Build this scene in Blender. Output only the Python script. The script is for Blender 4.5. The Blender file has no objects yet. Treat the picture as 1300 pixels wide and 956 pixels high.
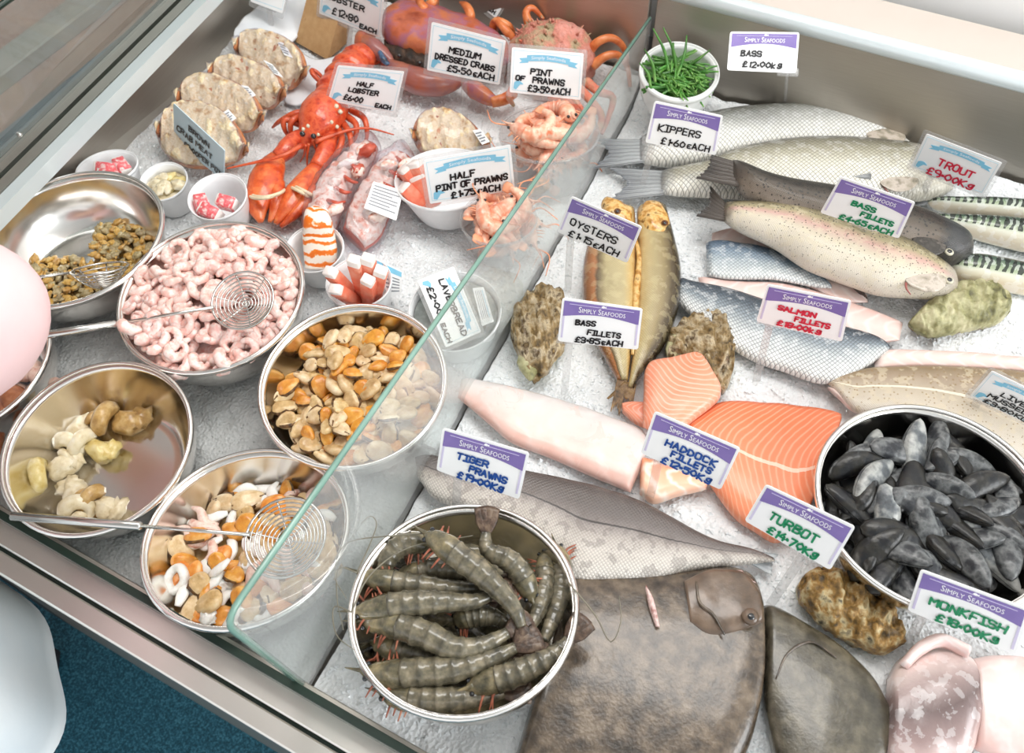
import bpy, math, random
import numpy as np
from mathutils import Vector, Matrix, noise

S = bpy.context.scene
COL = S.collection
random.seed(11)
rng = np.random.default_rng(11)

# ------------------------------------------------------------------ camera
F = 1100.0                       # focal length in pixels of the 1300x956 frame
PP = (650.0, 433.0)              # optical centre
HC = 0.95                        # camera height above the ice (z = 0)
_d = np.array([40.0, 780.0, F]); _d /= np.linalg.norm(_d)
_a = np.array([3600.0, 1511.0, -F]); _a = _a - _d * (_a @ _d); _a /= np.linalg.norm(_a)
_u = -_d
R3 = np.array([_a, np.cross(_u, _a), _u])        # rows: world axes in camera space


def P(u, v, h=0.0):
    """point at height h seen at pixel (u, v)"""
    w = R3 @ np.array([u - PP[0], v - PP[1], F])
    return np.array([0, 0, HC]) + w * ((h - HC) / w[2])


def proj(X):
    c = R3.T @ (np.asarray(X, float) - np.array([0, 0, HC]))
    return np.array([PP[0] + F * c[0] / c[2], PP[1] + F * c[1] / c[2]])


cam = bpy.data.cameras.new('camera')
cam.sensor_width = 36.0
cam.lens = 36.0 * F / 1300.0
cam.shift_y = -(478.0 - PP[1]) / 1300.0
cam.clip_start = 0.02
cam.dof.use_dof = True
cam.dof.focus_distance = 1.06
cam.dof.aperture_fstop = 7.0
camo = bpy.data.objects.new('camera', cam)
_r, _up, _bk = R3 @ np.array([1, 0, 0]), R3 @ np.array([0, -1, 0]), R3 @ np.array([0, 0, -1])
camo.matrix_world = Matrix(((_r[0], _up[0], _bk[0], 0), (_r[1], _up[1], _bk[1], 0), (_r[2], _up[2], _bk[2], HC), (0, 0, 0, 1)))
COL.objects.link(camo)
S.camera = camo

# ------------------------------------------------------------------ light
S.view_settings.view_transform = 'Standard'
S.view_settings.look = 'None'
S.view_settings.gamma = 1.0
S.view_settings.use_curve_mapping = False
S.view_settings.exposure = 0.29
w = bpy.data.worlds.new('daylight'); S.world = w
w.use_nodes = True
w.node_tree.nodes['Background'].inputs[0].default_value = (0.97, 0.985, 1.0, 1)
w.node_tree.nodes['Background'].inputs[1].default_value = 1.0


def area(name, loc, target, sx, sy, power, col):
    l = bpy.data.lights.new(name, 'AREA'); l.shape = 'RECTANGLE'; l.size = sx; l.size_y = sy
    l.energy = power; l.color = col
    o = bpy.data.objects.new(name, l); COL.objects.link(o)
    o.location = loc
    o.rotation_euler = (Vector(target) - Vector(loc)).to_track_quat('-Z', 'Y').to_euler()
    return o


area('ceiling_lamp_light', (-0.3, 0.9, 1.75), (-0.3, 0.7, 0), 1.6, 0.5, 17, (1.0, 0.98, 0.95))
area('shop_window_light', (2.7, 0.2, 1.5), (-0.3, 0.6, 0), 1.6, 1.6, 58, (0.95, 0.98, 1.0))


# ------------------------------------------------------------------ materials
def lin(c):
    if isinstance(c, str):
        c = c.lstrip('#'); c = [int(c[i:i + 2], 16) / 255 for i in (0, 2, 4)]
    return tuple((x / 12.92 if x <= 0.04045 else ((x + 0.055) / 1.055) ** 2.4) for x in c) + (1.0,)


class NB:
    def __init__(s, name):
        s.m = bpy.data.materials.new(name); s.m.use_nodes = True
        s.t = s.m.node_tree; s.b = s.t.nodes['Principled BSDF']; s.out = s.t.nodes['Material Output']

    def n(s, typ, **kw):
        nd = s.t.nodes.new('ShaderNode' + typ)
        for k, v in kw.items():
            if k.startswith('i_'):
                key = k[2:]; key = int(key) if key.isdigit() else key.replace('_', ' ')
                if hasattr(v, 'is_output'):
                    s.t.links.new(v, nd.inputs[key])
                else:
                    nd.inputs[key].default_value = v
            else:
                setattr(nd, k, v)
        return nd

    def l(s, a, b):
        s.t.links.new(a, b)

    def math(s, op, a, b=None, c=None, clamp=False):
        nd = s.t.nodes.new('ShaderNodeMath'); nd.operation = op; nd.use_clamp = clamp
        for i, x in enumerate((a, b, c)):
            if x is None: continue
            if hasattr(x, 'is_output'): s.l(x, nd.inputs[i])
            else: nd.inputs[i].default_value = x
        return nd.outputs[0]

    def mix(s, fac, a, b, blend='MIX'):
        nd = s.t.nodes.new('ShaderNodeMix'); nd.data_type = 'RGBA'; nd.blend_type = blend
        for i, x in ((0, fac), (6, a), (7, b)):
            if hasattr(x, 'is_output'): s.l(x, nd.inputs[i])
            else: nd.inputs[i].default_value = x if i == 0 else (lin(x) if isinstance(x, str) else x)
        return nd.outputs[2]

    def ramp(s, fac, stops):
        nd = s.t.nodes.new('ShaderNodeValToRGB'); e = nd.color_ramp.elements
        for i, (p, c) in enumerate(stops):
            el = e[i] if i < 2 else e.new(p)
            el.position = p; el.color = lin(c) if isinstance(c, str) else c
        s.l(fac, nd.inputs[0]); return nd.outputs[0]

    def noise(s, vec, scale, detail=4, rough=.55, dist=0.0):
        return s.n('TexNoise', i_Vector=vec, i_Scale=scale, i_Detail=detail, i_Roughness=rough, i_Distortion=dist).outputs['Fac']

    def bump(s, h, strength, dist=.002):
        b = s.n('Bump', i_Height=h, i_Strength=strength, i_Distance=dist)
        s.l(b.outputs[0], s.b.inputs['Normal'])

    def set(s, rough=.5, metal=0., spec=.5, coat=0., sss=0., trans=0., alpha=1., ior=1.45):
        i = s.b.inputs
        i['Roughness'].default_value = rough; i['Metallic'].default_value = metal
        i['Specular IOR Level'].default_value = spec; i['Coat Weight'].default_value = coat
        i['Coat Roughness'].default_value = .12
        i['Subsurface Weight'].default_value = sss; i['Subsurface Scale'].default_value = .006
        i['Subsurface Radius'].default_value = (1, .6, .4)
        i['Transmission Weight'].default_value = trans; i['Alpha'].default_value = alpha; i['IOR'].default_value = ior
        return s


def mat(name, cols, scale=40, rough=.5, bump=0., bscale=None, bdist=.002, detail=4, vary=0., lo=.3, hi=.7, **kw):
    """noise-mottled material: cols run over a noise ramp"""
    nb = NB(name).set(rough=rough, **kw)
    if isinstance(cols, str): cols = [cols]
    tc = nb.n('TexCoord').outputs['Object']
    ns = nb.noise(tc, scale, detail)
    if len(cols) > 1:
        k = len(cols) - 1
        c = nb.ramp(ns, [(lo + (hi - lo) * i / k, x) for i, x in enumerate(cols)])
    else:
        c = nb.mix(.0, cols[0], cols[0])
    if vary:
        rnd = nb.n('ObjectInfo').outputs['Random']
        v = nb.math('MULTIPLY_ADD', rnd, 2 * vary, 1 - vary)
        hs = nb.n('HueSaturation', i_Value=v, i_Color=c)
        nb.l(nb.math('MULTIPLY_ADD', rnd, .03 * min(1, vary * 4), .5 - .015 * min(1, vary * 4)), hs.inputs['Hue'])
        c = hs.outputs[0]
    nb.l(c, nb.b.inputs['Base Color'])
    if bump:
        nb.bump(nb.noise(tc, bscale or scale * 2, 5), bump, bdist)
    return nb.m


def glassy(name, tint, haze, rough=.03, ior=1.45, hazecol='#ffffff'):
    """thin clear sheet: tinted see-through, fresnel reflection, a little white mixed in as haze"""
    nb = NB(name)
    t = nb.n('BsdfTransparent', i_Color=lin(tint))
    g = nb.n('BsdfGlossy', i_Roughness=rough)
    d = nb.n('BsdfDiffuse', i_Color=lin(hazecol))
    lw = nb.n('LayerWeight', i_Blend=.5).outputs['Facing']
    f = nb.math('MULTIPLY_ADD', nb.math('POWER', lw, 4.0), .55, .035 * ior / 1.45)
    m1 = nb.n('MixShader', i_0=haze); nb.l(t.outputs[0], m1.inputs[1]); nb.l(d.outputs[0], m1.inputs[2])
    m2 = nb.n('MixShader'); nb.l(f, m2.inputs[0]); nb.l(m1.outputs[0], m2.inputs[1]); nb.l(g.outputs[0], m2.inputs[2])
    nb.l(m2.outputs[0], nb.out.inputs[0])
    return nb.m


# ------------------------------------------------------------------ meshes
WL = {}                                            # object name -> world location


def mesh(name, v, f, m, uv=None, uvm=None, smooth=True, fm=None):
    me = bpy.data.meshes.new(name)
    me.from_pydata([tuple(x) for x in v], [], [tuple(int(i) for i in q) for q in f])
    for mm in (m if isinstance(m, (list, tuple)) else [m]): me.materials.append(mm)
    if fm is not None: me.polygons.foreach_set('material_index', np.asarray(fm, np.int32))
    if smooth: me.polygons.foreach_set('use_smooth', np.ones(len(f), bool))
    li = np.zeros(len(me.loops), np.int32); me.loops.foreach_get('vertex_index', li)
    for nm, a in (('uv', uv), ('metric', uvm)):
        if a is not None:
            lay = me.uv_layers.new(name=nm); lay.data.foreach_set('uv', np.asarray(a, np.float32)[li].ravel())
    me.update()
    return me


def props(o, label=None, cat=None, group=None, kind=None):
    if label: o['label'] = label
    if cat: o['category'] = cat
    if group: o['group'] = group
    if kind: o['kind'] = kind
    return o


def obj(name, vf, m, parent=None, label=None, cat=None, group=None, kind=None, **kw):
    """link one mesh object; v is in world space"""
    v = np.asarray(vf[0], float)
    if parent is not None:
        loc = WL[parent.name]
    else:
        loc = np.array([(v[:, 0].min() + v[:, 0].max()) / 2, (v[:, 1].min() + v[:, 1].max()) / 2, v[:, 2].min()])
    me = mesh(name, v - loc, vf[1], m, **kw)
    o = bpy.data.objects.new(name, me); COL.objects.link(o)
    if parent is not None:
        o.parent = parent
    else:
        o.location = loc
    WL[o.name] = loc
    return props(o, label, cat, group, kind)


def thing(name, loc, label, cat, group=None):
    o = bpy.data.objects.new(name, None); o.empty_display_size = .01; COL.objects.link(o)
    o.location = loc; WL[o.name] = np.asarray(loc, float)
    return props(o, label, cat, group)


def dup(o, loc, rot, scale=1.0, label=None, parent=None):
    c = o.copy(); COL.objects.link(c)
    if parent is None:
        c.location = loc; c.rotation_euler = rot; c.scale = (scale,) * 3
    else:
        c.parent = parent
    if label: c['label'] = label
    for ch in o.children: dup(ch, None, None, parent=c)
    return c


def join(*parts):
    vs, fs, k = [], [], 0
    for v, f in parts:
        vs.append(np.asarray(v, float)); fs += [tuple(i + k for i in q) for q in f]; k += len(v)
    return np.concatenate(vs), fs


def cr(pts, n):
    """catmull-rom resample by arc length"""
    p = np.asarray(pts, float)
    if len(p) == 1: return np.repeat(p, n, 0)
    if len(p) == 2: return p[0] + (p[1] - p[0]) * np.linspace(0, 1, n)[:, None]
    q = np.vstack([2 * p[0] - p[1], p, 2 * p[-1] - p[-2]])
    out = []
    for i in range(1, len(q) - 2):
        t = np.linspace(0, 1, 16, endpoint=False)[:, None]
        a, b, c, d = q[i - 1], q[i], q[i + 1], q[i + 2]
        out.append(.5 * ((2 * b) + (c - a) * t + (2 * a - 5 * b + 4 * c - d) * t ** 2 + (3 * b - a - 3 * c + d) * t ** 3))
    out = np.vstack(out + [p[-1:]])
    s = np.r_[0, np.cumsum(np.linalg.norm(np.diff(out, axis=0), axis=1))]
    g = np.linspace(0, s[-1], n)
    return np.stack([np.interp(g, s, out[:, k]) for k in range(out.shape[1])], 1)


def grid_faces(nr, nc, wrap=True, off=0):
    f = []
    for i in range(nr - 1):
        for j in range(nc if wrap else nc - 1):
            k = (j + 1) % nc
            f.append((off + i * nc + j, off + i * nc + k, off + (i + 1) * nc + k, off + (i + 1) * nc + j))
    return f


def tube(pts, r, n=8, res=None, sq=1.0, ref=(0, 0, 1), caps=True):
    p = np.asarray(pts, float)
    if res: p = cr(p, res)
    rr = np.interp(np.linspace(0, 1, len(p)), np.linspace(0, 1, len(r)), r) if hasattr(r, '__len__') else np.full(len(p), r)
    t = np.gradient(p, axis=0); t /= np.linalg.norm(t, axis=1)[:, None] + 1e-12
    v = []
    ref = np.asarray(ref, float)
    nrm = ref - t[0] * (ref @ t[0])
    if np.linalg.norm(nrm) < 1e-3: nrm = np.cross(t[0], (1, 0, 0))
    nrm /= np.linalg.norm(nrm)
    a = np.linspace(0, 2 * np.pi, n, endpoint=False)
    for i in range(len(p)):
        nrm = nrm - t[i] * (nrm @ t[i]); nrm /= np.linalg.norm(nrm) + 1e-12
        b = np.cross(t[i], nrm)
        v.append(p[i] + rr[i] * (np.cos(a)[:, None] * b + sq * np.sin(a)[:, None] * nrm))
    v = np.concatenate(v); f = grid_faces(len(p), n)
    if caps:
        f = f + [tuple(range(n))[::-1], tuple(range((len(p) - 1) * n, len(p) * n))]
    return v, f


def frame(nz, up=(0, 1, 0)):
    z = np.asarray(nz, float); z /= np.linalg.norm(z)
    x = np.cross(up, z); x /= np.linalg.norm(x)
    return np.stack([x, np.cross(z, x), z], 1)


def rot(ax, ay, az):
    return np.array(Matrix.Rotation(az, 3, 'Z') @ Matrix.Rotation(ay, 3, 'Y') @ Matrix.Rotation(ax, 3, 'X'))


def lathe(prof, n=40, c=(0, 0, 0), M=None):
    a = np.linspace(0, 2 * np.pi, n, endpoint=False)
    v = np.concatenate([np.stack([r * np.cos(a), r * np.sin(a), np.full(n, z)], 1) for r, z in prof])
    if M is not None: v = v @ np.asarray(M).T
    return v + np.asarray(c), grid_faces(len(prof), n)


def box(c, s, M=None):
    x, y, z = np.asarray(s) / 2.0
    b = min(x, y, z) * .18
    v = []
    # chamfered box: 24 corners
    for sx in (-1, 1):
        for sy in (-1, 1):
            for sz in (-1, 1):
                v += [(sx * x, sy * (y - b), sz * (z - b)), (sx * (x - b), sy * y, sz * (z - b)), (sx * (x - b), sy * (y - b), sz * z)]
    v = np.array(v)
    q = lambda ix, iy, iz, k: ((ix * 4 + iy * 2 + iz) * 3 + k)
    f = []
    for k, (A, B) in enumerate((((1), (2)), ((0), (2)), ((0), (1)))):
        for s_ in (0, 1):
            cs = []
            for (p1, p2) in ((0, 0), (1, 0), (1, 1), (0, 1)):
                ii = [0, 0, 0]; ii[k] = s_; ii[A] = p1; ii[B] = p2; cs.append(q(*ii, k))
            f.append(tuple(cs))
    for k in range(3):                              # edges
        A, B = [i for i in range(3) if i != k]
        for pa in (0, 1):
            for pb in (0, 1):
                i0 = [0, 0, 0]; i0[A] = pa; i0[B] = pb; i1 = list(i0); i1[k] = 1
                f.append((q(*i0, A), q(*i0, B), q(*i1, B), q(*i1, A)))
    for i in range(8): f.append((i * 3, i * 3 + 1, i * 3 + 2))
    # consistent outward winding
    cen = np.zeros(3); ff = []
    for t in f:
        a = v[list(t)]; nn = np.cross(a[1] - a[0], a[2] - a[0])
        ff.append(t if nn @ a.mean(0) > 0 else t[::-1])
    if M is not None: v = v @ np.asarray(M).T
    return v + np.asarray(c), ff


def nz(p, s, o=0.0):
    return noise.noise(Vector((p[0] * s + o, p[1] * s - o, p[2] * s + 2 * o)))


def blob(c=(0, 0, 0), r=(1, 1, 1), seed=0.0, amp=.15, fr=1.6, M=None, nu=14, nv=9):
    v = []
    for i in range(nv + 1):
        th = math.pi * i / nv
        for j in range(nu):
            ph = 2 * math.pi * j / nu
            d = np.array([math.sin(th) * math.cos(ph), math.sin(th) * math.sin(ph), math.cos(th)])
            v.append(d * (1 + amp * nz(d, fr, seed)) * np.asarray(r))
    v = np.array(v)
    if M is not None: v = v @ np.asarray(M).T
    return v + np.asarray(c), [q[::-1] for q in grid_faces(nv + 1, nu)]


def slab(top, bot, t, hD, hV=None, N=44, M=9, e=1.0, under=.5, pw=.55, lump=0., lfr=60, seed=0., ends=(0, 0), inset=0.0, up=0.0):
    """solid whose plan outline is two pixel edges lying at heights hD / hV; t = thickness over the widest place"""
    if hV is None: hV = hD
    tp, bp = cr(top, N), cr(bot, N)
    g = np.linspace(0, 1, N)
    hD = np.interp(g, np.linspace(0, 1, len(hD)), hD) if hasattr(hD, '__len__') else np.full(N, hD)
    hV = np.interp(g, np.linspace(0, 1, len(hV)), hV) if hasattr(hV, '__len__') else np.full(N, hV)
    D = np.array([P(*tp[i], hD[i]) for i in range(N)]); V = np.array([P(*bp[i], hV[i]) for i in range(N)])
    mid = (D + V) / 2
    if inset:
        cc = mid.mean(0)
        D = D + (mid - D) * inset; V = V + (mid - V) * inset
        D = cc + (D - cc) * (1 - inset); V = cc + (V - cc) * (1 - inset); mid = (D + V) / 2
    w_ = np.linalg.norm(V - D, axis=1); wm = w_.max()
    tn = np.gradient(mid, axis=0)
    ln = np.r_[0, np.cumsum(np.linalg.norm(np.diff(mid, axis=0), axis=1))]
    a = np.linspace(0, 2 * np.pi, 2 * M, endpoint=False)
    v, uv, uvm = [], [], []
    for i in range(N):
        nrm = np.cross(tn[i], V[i] - D[i]); nrm = nrm / (np.linalg.norm(nrm) + 1e-12)
        if nrm[2] < 0: nrm = -nrm
        if w_[i] < 1e-5: nrm = np.array([0, 0, 1.])
        th = t * (w_[i] / wm) ** pw
        for k, x in ((0, ends[0]), (1, ends[1])):   # blunt or tapered ends
            if x:
                dd = g[i] if k == 0 else 1 - g[i]
                if dd < x: th *= math.sqrt(max(0, 1 - (1 - dd / x) ** 2)) * .85 + .15
        for x in a:
            c, s_ = math.cos(x), math.sin(x)
            ac = .5 - .5 * math.copysign(abs(c) ** e, c)
            z = th * math.copysign(abs(s_) ** e, s_) * (1 if s_ > 0 else under)
            p = D[i] + (V[i] - D[i]) * ac + nrm * (z + up)
            if lump and s_ > -.1:
                p = p + nrm * lump * noise.noise(Vector(p * lfr) + Vector((seed, 0, 0)))
            v.append(p); uv.append((g[i], ac)); uvm.append((ln[i], (ac - .5) * w_[i]))
    f = grid_faces(N, 2 * M)
    f = f + [tuple(range(2 * M))[::-1], tuple(range((N - 1) * 2 * M, N * 2 * M))]
    f = [q[::-1] for q in f]
    # orient outward
    vv = np.array(v); q = f[len(f) // 2]; nn = np.cross(vv[q[1]] - vv[q[0]], vv[q[2]] - vv[q[0]])
    i0 = q[0] // (2 * M)
    if nn @ (vv[list(q)].mean(0) - mid[min(i0, N - 1)]) < 0: f = [x[::-1] for x in f]
    return (vv, f), dict(uv=np.array(uv), uvm=np.array(uvm))


def fin(bt, bb, tt, tb, h0, h1, notch=.3, t=.0016, n=12, k=8, rag=.04, seed=0.0, bow=0.0):
    """thin rayed fin from a base edge (bt-bb) to a tip edge (tt-tb), pixels"""
    B = [P(*bt, h0), P(*bb, h0)]; T = [P(*tt, h1), P(*tb, h1)]
    top, uv = [], []
    for j in range(n):
        s = j / (n - 1)
        b = B[0] + (B[1] - B[0]) * s; e = T[0] + (T[1] - T[0]) * s
        L = 1 - notch * (1 - abs(2 * s - 1) ** 1.3) + bow * (1 - abs(2 * s - 1) ** 2) + rag * math.sin(j * 2.4 + seed) 
        for i in range(k):
            q = i / (k - 1)
            p = b + (e - b) * q * L; p = p + np.array([0, 0, .0008 * math.cos(j * math.pi)])
            top.append(p); uv.append((q, s))
    top = np.array(top); m = len(top)
    th = np.array([t * (1 - .75 * (i % k) / (k - 1)) for i in range(m)])
    lo = top.copy(); lo[:, 2] -= th
    f = grid_faces(n, k, wrap=False); f2 = [tuple(x + m for x in q)[::-1] for q in f]
    rim = [j for j in range(k)] + [j * k + k - 1 for j in range(1, n)] + [(n - 1) * k + i for i in range(k - 2, -1, -1)] + [j * k for j in range(n - 2, 0, -1)]
    side = [(rim[i], rim[(i + 1) % len(rim)], rim[(i + 1) % len(rim)] + m, rim[i] + m) for i in range(len(rim))]
    return (np.vstack([top, lo]), f + f2 + side), dict(uv=np.array(uv * 2), uvm=np.array(uv * 2) * .05)
# ------------------------------------------------------------------ shared materials
def steel(name, col, rough, streak=0.0, metal=1.0):
    nb = NB(name).set(rough=rough, metal=metal)
    tc = nb.n('TexCoord').outputs['Object']
    mp = nb.n('Mapping', i_Vector=tc, i_Scale=(1, 1, 30)).outputs[0]
    a = nb.noise(mp, 18, 3); b = nb.noise(tc, 9, 3)
    c = nb.mix(nb.math('MULTIPLY', a, .35), col, lin(col)[:3] + (1,), 'MULTIPLY')
    nb.l(c, nb.b.inputs['Base Color'])
    nb.l(nb.math('MULTIPLY_ADD', b, streak, rough - streak / 2), nb.b.inputs['Roughness'])
    return nb.m


M_STEEL = steel('brushed_steel', '#c6c0b7', .46, .12)
M_RAIL = steel('rail_steel', '#e6e3dd', .30, .08)
M_BOWL = steel('polished_steel', '#efece8', .17, .05)
M_WIRE = steel('wire_steel', '#d8d6d2', .16)
M_BACKRAIL = mat('pale_blue_rail', ['#cfd9db', '#d9e1e2'], 6, .3, metal=.2)
M_LEDGE = mat('beige_ledge', ['#c9beb4', '#d2c8bf'], 4, .35)
M_WALL = mat('white_wall', ['#efeeec', '#f5f4f2'], 3, .7)
M_BROWNWALL = mat('brown_wall', ['#7a5f54', '#96796c'], 2, .6)
M_CEIL = mat('white_ceiling', ['#ecebe8', '#f2f1ee'], 3, .8)
M_FLOOR = mat('teal_floor', ['#1b4a58', '#2b6278', '#468396'], 260, .55, detail=2, lo=.38, hi=.66)
M_DARK = mat('dark_panel', ['#3a3836', '#4c4a48'], 6, .4)
M_GASKET = mat('dark_seal', ['#16261f', '#203329'], 20, .35)
M_GLASSEDGE = mat('green_glass_edge', ['#6f9486', '#86a99b'], 20, .15, spec=.8)
M_GLASS = glassy('divider_glass', '#fafdfc', .15, hazecol='#ffffff')  # white haze stands in for the pale ceiling and wall reflected in the pane
M_ENDGLASS = glassy('end_glass', '#dfe6e4', .10, .04)
M_CLEAR = glassy('clear_plastic', '#f6f6f6', .12, .08)
M_WRAP = glassy('cling_film', '#f8f6fa', .07, .10, 1.7)
M_WHITE = mat('white_plastic', ['#f1f1f0', '#f6f6f5'], 20, .35)


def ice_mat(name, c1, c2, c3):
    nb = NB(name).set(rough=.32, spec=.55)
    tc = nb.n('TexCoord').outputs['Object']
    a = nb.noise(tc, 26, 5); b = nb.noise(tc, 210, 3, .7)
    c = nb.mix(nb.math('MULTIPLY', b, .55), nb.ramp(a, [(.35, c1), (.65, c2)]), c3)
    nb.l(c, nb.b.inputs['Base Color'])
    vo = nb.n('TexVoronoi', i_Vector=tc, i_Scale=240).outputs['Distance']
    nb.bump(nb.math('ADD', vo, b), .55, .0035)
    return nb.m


M_ICE = ice_mat('crushed_ice', '#f0f2f3', '#f8f9f9', '#e9ecee')
M_ICEGREY = ice_mat('grey_ice', '#c8c9c8', '#d5d7d6', '#b2b4b3')  # same ice recipe in a greyer tone for the front bed
M_CHIP = mat('ice_chip', ['#eef2f4', '#f8fafb'], 90, .16, spec=.7)


def prism(poly, z0, z1):
    n = len(poly)
    v = [(x, y, z0) for x, y in poly] + [(x, y, z1) for x, y in poly]
    f = [tuple(range(n))[::-1], tuple(range(n, 2 * n))] + [(i, (i + 1) % n, (i + 1) % n + n, i + n) for i in range(n)]
    return np.array(v, float), f


def quadslab(a, b, c, d, t):
    """thin solid sheet through four corners"""
    q = np.array([a, b, c, d], float); n_ = np.cross(q[1] - q[0], q[3] - q[0]); n_ /= np.linalg.norm(n_)
    v = np.vstack([q - n_ * t / 2, q + n_ * t / 2])
    return v, [(3, 2, 1, 0), (4, 5, 6, 7), (0, 1, 5, 4), (1, 2, 6, 5), (2, 3, 7, 6), (3, 0, 4, 7)]


def struct(name, vf, m, parent=None, **kw):
    return obj(name, vf, m, parent, kind=None if parent is not None else 'structure', **kw)


# ------------------------------------------------------------------ the room
FZ = -0.85
struct('floor', box((.2, .2, FZ - .03), (6.4, 6.0, .06)), M_FLOOR, smooth=False)
struct('ceiling', box((.2, .2, 1.98), (6.4, 6.0, .06)), M_CEIL, smooth=False)
struct('wall_back', box((.2, 1.34, .55), (6.4, .06, 2.8)), M_WALL, smooth=False)
struct('wall_left', box((-2.6, .2, .55), (.06, 6.0, 2.8)), M_BROWNWALL, smooth=False)

# ------------------------------------------------------------------ counter body
LX = lambda y: -1.012 - .108 * (y - .392)          # inner face of the left rail
DX = lambda y: -.324 - .056 * (y - .099)           # joint between the two trays
RX = 1.05
c_ = struct('trim_1', prism([(LX(.1) - .05, .09), (RX, .09), (RX, 1.16), (LX(1.16) - .05, 1.16)], -.06, -.045), M_STEEL, smooth=False)
props(c_, 'stainless steel counter deck under the ice')
struct('trim_2', prism([(-1.2, .05), (RX, .05), (RX, 1.2), (-1.2, 1.2)], FZ, -.061), M_DARK, smooth=False)
# back panel of the well: two sheets with an upright seam
struct('trim_3', box(((-1.12 + DX(1.15)) / 2 - .003, 1.168, .06), (DX(1.15) + 1.12 - .006, .012, .22)), M_STEEL, smooth=False)
struct('trim_4', box(((RX + DX(1.15)) / 2 + .003, 1.168, .06), (RX - DX(1.15) - .006, .012, .22)), M_STEEL, smooth=False)
struct('trim_5', tube([(-1.12, 1.17, .172), (RX, 1.17, .172)], .0135, 14), M_BACKRAIL)
struct('trim_6', box(((RX - 1.12) / 2, 1.225, .165), (RX + 1.12, .10, .02)), M_LEDGE, smooth=False)
struct('trim_7', box(((RX - 1.12) / 2, 1.2, -.4), (RX + 1.12, .04, .9)), M_DARK, smooth=False)
# left end of the well
y0, y1 = .06, 1.17
struct('trim_8', quadslab((-1.066, y0, -.05), (-1.125, y1, -.05), (LX(y1) - .03, y1, .112), (LX(y0) - .03, y0, .112), .006), M_STEEL, smooth=False)
for k, (o_, w_, z_, hh, m_) in enumerate(((-.010, .020, .108, .024, M_BACKRAIL), (-.0305, .018, .113, .016, M_RAIL), (-.0445, .006, .108, .014, M_GASKET), (-.058, .020, .112, .018, M_RAIL), (-.073, .008, .111, .020, M_GASKET))):
    struct('trim_%d' % (9 + k), prism([(LX(y0) + o_ - w_ / 2, y0), (LX(y0) + o_ + w_ / 2, y0), (LX(y1) + o_ + w_ / 2, y1), (LX(y1) + o_ - w_ / 2, y1)], z_ - hh / 2, z_ + hh / 2), m_, smooth=False)
# front edge
struct('trim_14', box(((RX - 1.12) / 2, .089, -.01), (RX + 1.12, .010, .06)), M_STEEL, smooth=False)
struct('trim_15', box(((RX - 1.12) / 2, .0705, .008), (RX + 1.12, .026, .02)), M_RAIL, smooth=False)
struct('trim_16', box(((RX - 1.12) / 2, .0555, .001), (RX + 1.12, .004, .01)), M_GASKET, smooth=False)
struct('trim_17', box(((RX - 1.12) / 2, .043, .0), (RX + 1.12, .021, .024)), M_RAIL, smooth=False)
struct('trim_18', box(((RX - 1.12) / 2, .053, -.45), (RX + 1.12, .006, .86)), M_STEEL, smooth=False)

struct('trim_19', box((RX + .006, .63, .05), (.012, 1.08, .24)), M_STEEL, smooth=False)

# glass
fg = thing('front_glass', (-.2, .082, .02), 'low clear glass upstand along the front edge of the counter', 'glass panel')
obj('pane', box(((RX - 1.12) / 2, .083, .030), (RX + 1.10, .007, .024)), M_ENDGLASS, fg, smooth=False)
obj('dark_edge', box(((RX - 1.12) / 2, .083, .044), (RX + 1.10, .008, .005)), M_GASKET, fg, smooth=False)

A0, A1 = P(285, 790, .262), P(840, 0, .121)
A0[0] = DX(A0[1]); A1[1] = 1.155; A1[0] = DX(1.155); A1[2] = .126
B0, B1 = np.array([DX(.092), .092, .0]), np.array([DX(1.155), 1.155, -.02])
dg = thing('glass_divider', B0, 'tall clear glass divider standing between the shellfish tray and the fish tray', 'glass panel')
dirv = (A1 - A0) / np.linalg.norm(A1 - A0); dn = (B0 - A0) / np.linalg.norm(B0 - A0)
c0 = A0 + dn * .022; c1 = A0 + dirv * .022
cor = [(1 - t) ** 2 * c0 + 2 * t * (1 - t) * A0 + t * t * c1 for t in np.linspace(0, 1, 6)]
out_ = [B0] + cor + [A1, B1]
nn_ = np.array([1, .056, 0]); nn_ /= np.linalg.norm(nn_)
gv = np.array([p - nn_ * .003 for p in out_] + [p + nn_ * .003 for p in out_]); kk = len(out_)
obj('pane', (gv, [tuple(range(kk))[::-1], tuple(range(kk, 2 * kk))]), M_GLASS, dg, smooth=False)
obj('polished_edge', tube(out_[:-1], .0036, 6, ref=(1, 0, 0), sq=.8), M_GLASSEDGE, dg, label='pale green polished top edge')

eg = thing('end_glass', (LX(.6) - .06, .6, .12), 'tilted clear glass end screen on the left counter rail with steel bolt', 'glass panel')
g0, g1 = (LX(.1) - .066, .1, .12), (LX(1.15) - .066, 1.15, .12)
h0_, h1_ = (-.985, .1, .352), (-1.0, 1.15, .352)
obj('pane', quadslab(g0, g1, h1_, h0_, .006), M_ENDGLASS, eg, smooth=False)
obj('polished_edge', tube([h0_, h1_], .004, 6), M_GASKET, eg)
obj('bolt', blob(P(25, 171, .148), (.004, .004, .004), amp=0), M_WIRE, eg)

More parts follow.
